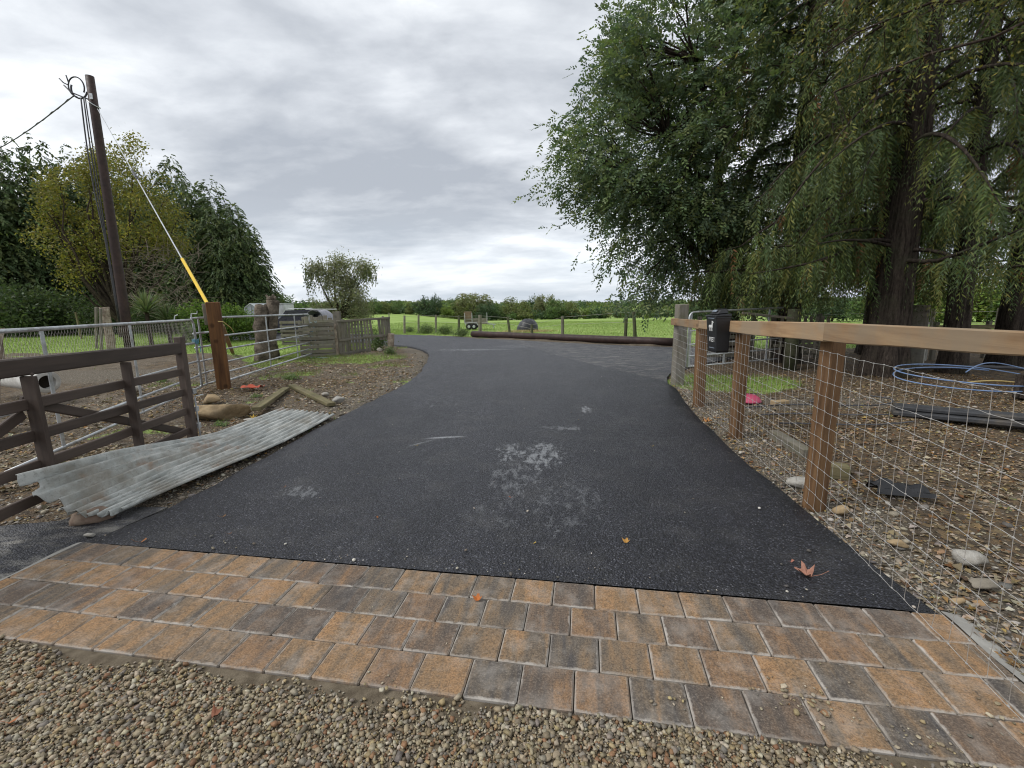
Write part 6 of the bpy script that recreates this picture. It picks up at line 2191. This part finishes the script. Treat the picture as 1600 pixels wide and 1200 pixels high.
spiky('spiky leaved plant just right of the telegraph pole foot', 229, 488, 19.5, 1.0, 150, 5)
spiky('low spiky plant right of the larger spiky one', 262, 502, 20, .8, 110, 6)
spiky('low spiky plant nearest the steel gate latch', 285, 506, 21, .6, 80, 7)

# weeping willow-like tree beyond the pallets
q = A(530, 488, 38.); q.z = float(H(q.x, 38.))
TW = lambda px, py, Y=38.: tuple(A(px, py, Y) - q)
es = [(TW(497, 420), (1.0, .9, .5)), (TW(530, 411), (1.2, 1.0, .55)), (TW(570, 420), (.7, .7, .45)), (TW(528, 434), (1.3, 1.2, .9)), (TW(545, 462), (1.7, 1.4, 1.3)), (TW(560, 486), (1.3, 1.3, 1.2)), (TW(518, 484), (1.3, 1.2, 1.1))]
wc, wcl = bushmesh(81, es, 16000, .2, [(.24, .25, .14), (.20, .215, .125), (.27, .275, .155), (.18, .19, .115)], 170, .3, (.4, 1.05), .4, .35)
wt = stems(82, wcl, (0, 0, 0), .2, 1.3, 24)
wl = plantthing('willow_tree', 'loose drooping grey green tree beyond the paling panel', 'tree', q, wc, wt)
r_ = np.random.RandomState(83)
Vs, Cs = [], []
for px0, py0, n, ln in [(482, 425, 26, 1.9), (495, 418, 20, 1.5), (508, 430, 16, 1.6), (560, 418, 18, 1.0), (573, 420, 18, 1.4), (580, 424, 10, .9)]:
    for _ in range(n):
        b = np.array(A(px0 + r_.normal(0, 5), py0 + r_.normal(0, 7), 38 + r_.normal(0, .5)) - q)
        m = 14
        u = np.linspace(0, 1, m)[:, None] * ln * r_.uniform(.5, 1.1)
        c_ = b + np.array([0, 0, -1.]) * u + r_.normal(size=(m, 3)) * .07
        ax = nz(np.array([0, 0, -1.]) + r_.normal(size=(m, 3)) * .5) * .12
        bx = nz(np.cross(ax, r_.normal(size=(m, 3)))) * .04
        Vs.append(rhombs(c_, ax, bx)); Cs.append(np.repeat(pick([(.13, .15, .07), (.15, .17, .08)], m, .2, r_), 4, 0))
obj('hanging_twigs', npmesh('hanging_twigs', np.concatenate(Vs), 4, M_leaf, np.concatenate(Cs)), wl)

# ivy-dark weed clump at the panel's right post, weeds along the field edge
wd, wdc = bushmesh(91, [((0, 0, .22), (.34, .22, .24))], 1500, .06, [(.08, .125, .045), (.11, .165, .06), (.15, .19, .08)], 24, .4, (.3, 1.))
b = G(592, 545); plantthing('weed_clump', 'dark bramble clump filling the gap at the right of the paling panel', 'weeds', (b.x + .02, b.y - .12, 0), wd, None, None, Matrix.Diagonal((1.15, 1, 1.25, 1)), cname='foliage')
for px, py, s_, lab in [(667, 521, 1.5, 'low weedy clump under the second field post from the bend'), (640, 519, 1.0, 'small weedy clump at the bend of the drive'), (695, 522, 1.3, 'weedy clump between the field posts left of the fallen pole'), (722, 525, 1.1, 'weedy clump at the left end of the fallen pole'), (608, 553, .6, 'small dark weed at the foot of the gnarled right post')]:
    b = GH(px, py)
    plantthing('weed_clump', lab, 'weeds', b, wd, None, 'weeds along the drive edge', Matrix.Rotation(px, 4, 'Z') @ Matrix.Diagonal((s_ * 1.4, s_, s_ * .68, 1)), cname='foliage')
lw_, _ = bushmesh(92, [((0, 0, .04), (.14, .10, .04))], 160, .05, [(.16, .23, .09), (.21, .27, .13)], 8, .3, (.2, 1.))
for px, py, lab in [(402, 617, 'small grey green weed in front of the mossy batten'), (345, 664, 'small pale weed beside the boulder'), (250, 594, 'green weed patch behind the end of the brown gate'), (455, 590, 'bright weed patch in front of the far steel gate')]:
    b = G(px, py)
    plantthing('small_weed', lab, 'weed', (b.x, b.y, gzf(b.x, b.y) - .01), lw_, None, None, Matrix.Rotation(px, 4, 'Z') @ Matrix.Scale(1.3 if px in (250, 455) else .7, 4), cname='foliage')

# ---- far hedge line across the field --------------------------------------
GRN = [(0.115, 0.178, 0.062), (0.147, 0.22, 0.073), (0.1, 0.157, 0.062)]
DRK = [(0.058, 0.098, 0.047), (0.074, 0.117, 0.055), (0.051, 0.086, 0.043)]
OLV = [(0.173, 0.203, 0.072), (0.203, 0.234, 0.081), (0.151, 0.173, 0.068)]
PAL = [(0.22, 0.236, 0.119), (0.186, 0.211, 0.101), (0.254, 0.254, 0.135)]
YGR = [(0.185, 0.252, 0.059), (0.218, 0.286, 0.067), (0.16, 0.227, 0.059)]
kinds = {}
for nm, cols, es, seed in [('dark', DRK, [((0, 0, 3.4), (2.9, 2.6, 2.8)), ((1.4, 0, 1.9), (2.6, 2.2, 1.9)), ((-1.3, 0, 1.6), (2.2, 2.2, 1.6))], 301), ('green', GRN, [((0, 0, 3.6), (2.4, 2.3, 2.6)), ((-1.6, 0, 1.9), (2.1, 1.8, 1.8)), ((1.7, 0, 2.2), (2.2, 1.8, 2.2)), ((0, 0, 1.2), (2.4, 1.8, 1.2))], 302),
                           ('olive', OLV, [((0, 0, 3.8), (2.2, 2.2, 2.5)), ((1.8, 0, 2.2), (2.0, 1.8, 2.1)), ((-1.6, .4, 1.9), (2.0, 1.6, 1.9)), ((0, 0, 1.2), (2.4, 1.8, 1.2))], 303), ('pale', PAL, [((0, 0, 4.3), (2.8, 2.4, 1.8)), ((-1.6, 0, 3.0), (1.7, 1.6, 1.5)), ((1.9, 0, 3.0), (1.7, 1.6, 1.5)), ((0, 0, 1.5), (2.4, 1.6, 1.5))], 304), ('bright', YGR, [((0, 0, 3.2), (2.3, 2.0, 2.9)), ((1.2, 0, 2.0), (1.9, 1.6, 2.0)), ((-1.2, 0, 1.7), (1.7, 1.6, 1.7))], 305)]:
    me, cl_ = bushmesh(seed, es, 3600, .42, cols, 70, .20, (.45, 1.05), .0, .55)
    es = es
    kinds[nm] = (me, stems(seed + 40, cl_, (0, 0, 0), .2, 1.2, 18, rt=.04))
far = [  # px, top y, Y, kind, width factor, label
    (585, 470, 118, 'green', 1.0, 'green tree in the far hedge just right of the willow'),
    (604, 474, 120, 'olive', .8, 'low olive tree in the far hedge where the drive bends away'),
    (622, 472, 122, 'green', .9, 'green tree in the far hedge left of the big dark round tree'),
    (640, 476, 120, 'olive', .8, 'small olive tree tucked left of the big dark round tree'),
    (667, 467, 118, 'dark', 1.1, 'big dark round tree in the far hedge left of the trailer'),
    (684, 464, 126, 'dark', .6, 'narrow dark tree rising behind the big dark round tree'),
    (699, 477, 117, 'bright', .85, 'bright green bushy tree just left of the trailer'),
    (712, 469, 124, 'green', .9, 'green tree behind the left end of the trailer'),
    (742, 461, 126, 'pale', 1.25, 'pale silvery broad tree above the trailer'),
    (728, 470, 119, 'olive', .9, 'olive tree directly behind the trailer'),
    (760, 474, 116, 'dark', .95, 'dark low tree just right of the trailer'),
    (776, 478, 121, 'green', .9, 'green tree between the trailer and the leaning field post'),
    (800, 470, 124, 'olive', 1.0, 'olive twiggy tree above the leaning field post'),
    (820, 474, 120, 'olive', .9, 'olive tree behind the left of the black heap'),
    (834, 466, 132, 'dark', .5, 'small dark rounded treetop rising above the black heap'),
    (852, 463, 128, 'pale', .75, 'pale wispy tree rising right of the black heap'),
    (868, 472, 122, 'green', 1.0, 'green tree right of the black heap'),
    (892, 476, 124, 'olive', 1.1, 'olive spreading tree left of the middle field post'),
    (916, 482, 122, 'bright', .8, 'low yellow green tree right of the middle field post'),
    (940, 484, 126, 'green', 1.0, 'low green tree left of the last pair of field posts'),
    (965, 486, 124, 'pale', .8, 'low pale green tree behind the last pair of field posts'),
    (1010, 489, 98, 'bright', .72, 'round bright bush standing alone in the field left of the end post'),
    (978, 484, 130, 'dark', .9, 'dark low tree beside the last pair of field posts'),
    (1032, 484, 130, 'green', 1.0, 'green tree behind the round bright bush'),
]
for px, pt, Y, kd, wf, lab in far:
    b = A(px, 500, Y); b.z = float(H(b.x, Y))
    ht = (A(px, pt, Y).z - b.z) * 1.07
    me, tk = kinds[kd]
    s_ = ht / 6.2
    plantthing('hedge_tree', lab, 'tree', b, me, tk, 'trees along the far side of the field', Matrix.Rotation(px * .7, 4, 'Z') @ Matrix.Diagonal((s_ * wf * 1.45, s_ * wf * 1.45, s_, 1)))
# nearer trees seen between the conifer trunks and behind the yard
for px, pt, Y, kd, wf, lab in [(1085, 478, 60, 'dark', 1.0, 'dark tree behind the grey end post and letter box'), (1130, 470, 58, 'dark', 1.1, 'dark tree behind the open yard gate'), (1440, 428, 34, 'bright', 1.0, 'bright green bush seen between the thick and the middle conifer trunk'), (1478, 440, 36, 'green', 1.0, 'green bush behind the leaning conifer trunk'),
                               (1530, 428, 35, 'bright', 1.1, 'bright green bush between the middle and rightmost conifer trunks'), (1590, 422, 34, 'green', 1.2, 'green bush right of the rightmost conifer trunk'), (1360, 455, 40, 'green', 1.0, 'green bush behind the left of the thick conifer trunk'), (1300, 462, 44, 'dark', 1.1, 'dark bush under the hanging foliage behind the yard'), (1230, 465, 46, 'dark', 1.1, 'dark bush behind the mossy yard post')]:
    b = A(px, 500, Y); b.z = float(H(b.x, Y))
    ht = A(px, pt, Y).z - b.z
    me, tk = kinds[kd]
    s_ = ht / 6.2
    plantthing('yard_bush', lab, 'bush', b, me, tk, 'bushes beyond the right hand yard', Matrix.Rotation(px * .7, 4, 'Z') @ Matrix.Diagonal((s_ * wf * 1.3, s_ * wf * 1.3, s_, 1)))
# left distance: tree-covered rise beyond the vehicle
for px, pt, Y, kd, wf, lab in [(440, 462, 60, 'green', 1.2, 'green tree on the rise right of the conifer block'), (458, 466, 75, 'dark', 1.2, 'dark tree on the rise above the dark vehicle'), (476, 474, 90, 'green', 1.2, 'green tree on the rise left of the willow'), (490, 468, 110, 'olive', 1., 'olive tree touching the left side of the willow')]:
    b = A(px, 490, Y); b.z = float(H(b.x, Y))
    ht = A(px, pt, Y).z - b.z
    me, tk = kinds[kd]
    s_ = ht / 6.2
    plantthing('distant_tree', lab, 'tree', b, me, tk, 'trees on the rise at the left', Matrix.Rotation(px * .7, 4, 'Z') @ Matrix.Diagonal((s_ * wf * 1.3, s_ * wf * 1.3, s_, 1)))


# ---- the wooded country behind it all: one mass ---------------------------
r_ = np.random.RandomState(400)
Vs, Cs = [], []
for Y, n, hh in [(145, 200, 2.6), (170, 280, 3.8), (230, 420, 4.7), (340, 520, 6.0), (520, 560, 7.6)]:
    x0, x1 = -Y * 1.0, Y * 1.5
    bx_ = r_.uniform(x0, x1, n); by_ = Y + r_.normal(0, Y * .05, n)
    hz_ = hh * r_.uniform(.65, 1.1, n)
    if Y == 145:
        k_ = (bx_ > -32) ; bx_, by_, hz_ = bx_[k_], by_[k_], hz_[k_] * .75
    n = len(bx_)
    k = 70
    cl = np.stack([bx_, by_, H(bx_, by_) + hz_ * .55], 1)
    tone = np.array([DRK[0], GRN[0], GRN[1], OLV[0], OLV[2], DRK[1], YGR[2]])[r_.randint(0, 7, n)] * (1. if Y < 200 else .9)
    u = runit(n * k, r_) * r_.uniform(.6, 1, (n * k, 1))
    c_ = np.repeat(cl, k, 0) + u * np.repeat(np.stack([hz_ * .8 + 1, hz_ * .8 + 1, hz_ * .47], 1), k, 0)
    sz = np.repeat(hz_, k)[:, None] * .13
    ax = runit(n * k, r_) * sz * r_.uniform(.6, 1.3, (n * k, 1))
    b_ = nz(np.cross(ax, runit(n * k, r_))) * sz * .6
    Vs.append(rhombs(c_, ax, b_)); Cs.append(np.repeat(np.repeat(tone, k, 0) * r_.uniform(.75, 1.25, (n * k, 1)), 4, 0))
# scrub along the foot of the far trees
n = 420
bx_ = r_.uniform(-70, 120, n); by_ = 124 + r_.normal(0, 2.5, n); hz_ = r_.uniform(1.2, 2.9, n)
k = 60
cl = np.stack([bx_, by_, H(bx_, by_) + hz_ * .5], 1)
c_ = np.repeat(cl, k, 0) + runit(n * k, r_) * r_.uniform(.4, 1, (n * k, 1)) * np.repeat(np.stack([hz_ * .7, hz_ * .6, hz_ * .5], 1), k, 0)
ax = runit(n * k, r_) * .33
b_ = nz(np.cross(ax, runit(n * k, r_))) * .2
tone = np.array([DRK[0], DRK[1], GRN[0], GRN[2], OLV[2]])[r_.randint(0, 5, n)]
Vs.append(rhombs(c_, ax, b_)); Cs.append(np.repeat(np.repeat(tone, k, 0) * r_.uniform(.7, 1.2, (n * k, 1)), 4, 0))
V_ = np.concatenate(Vs)
print('wood', len(V_) // 4)
tag(obj('distant_woods', npmesh('distant_woods', V_, 4, M_leaf, np.concatenate(Cs))), 'wooded country on the horizon behind the far hedge trees', 'woods', None, 'stuff')
tris = 0
for me in bpy.data.meshes:
    tris += len(me.loops) - 2 * len(me.polygons)
print('unique triangles', tris)
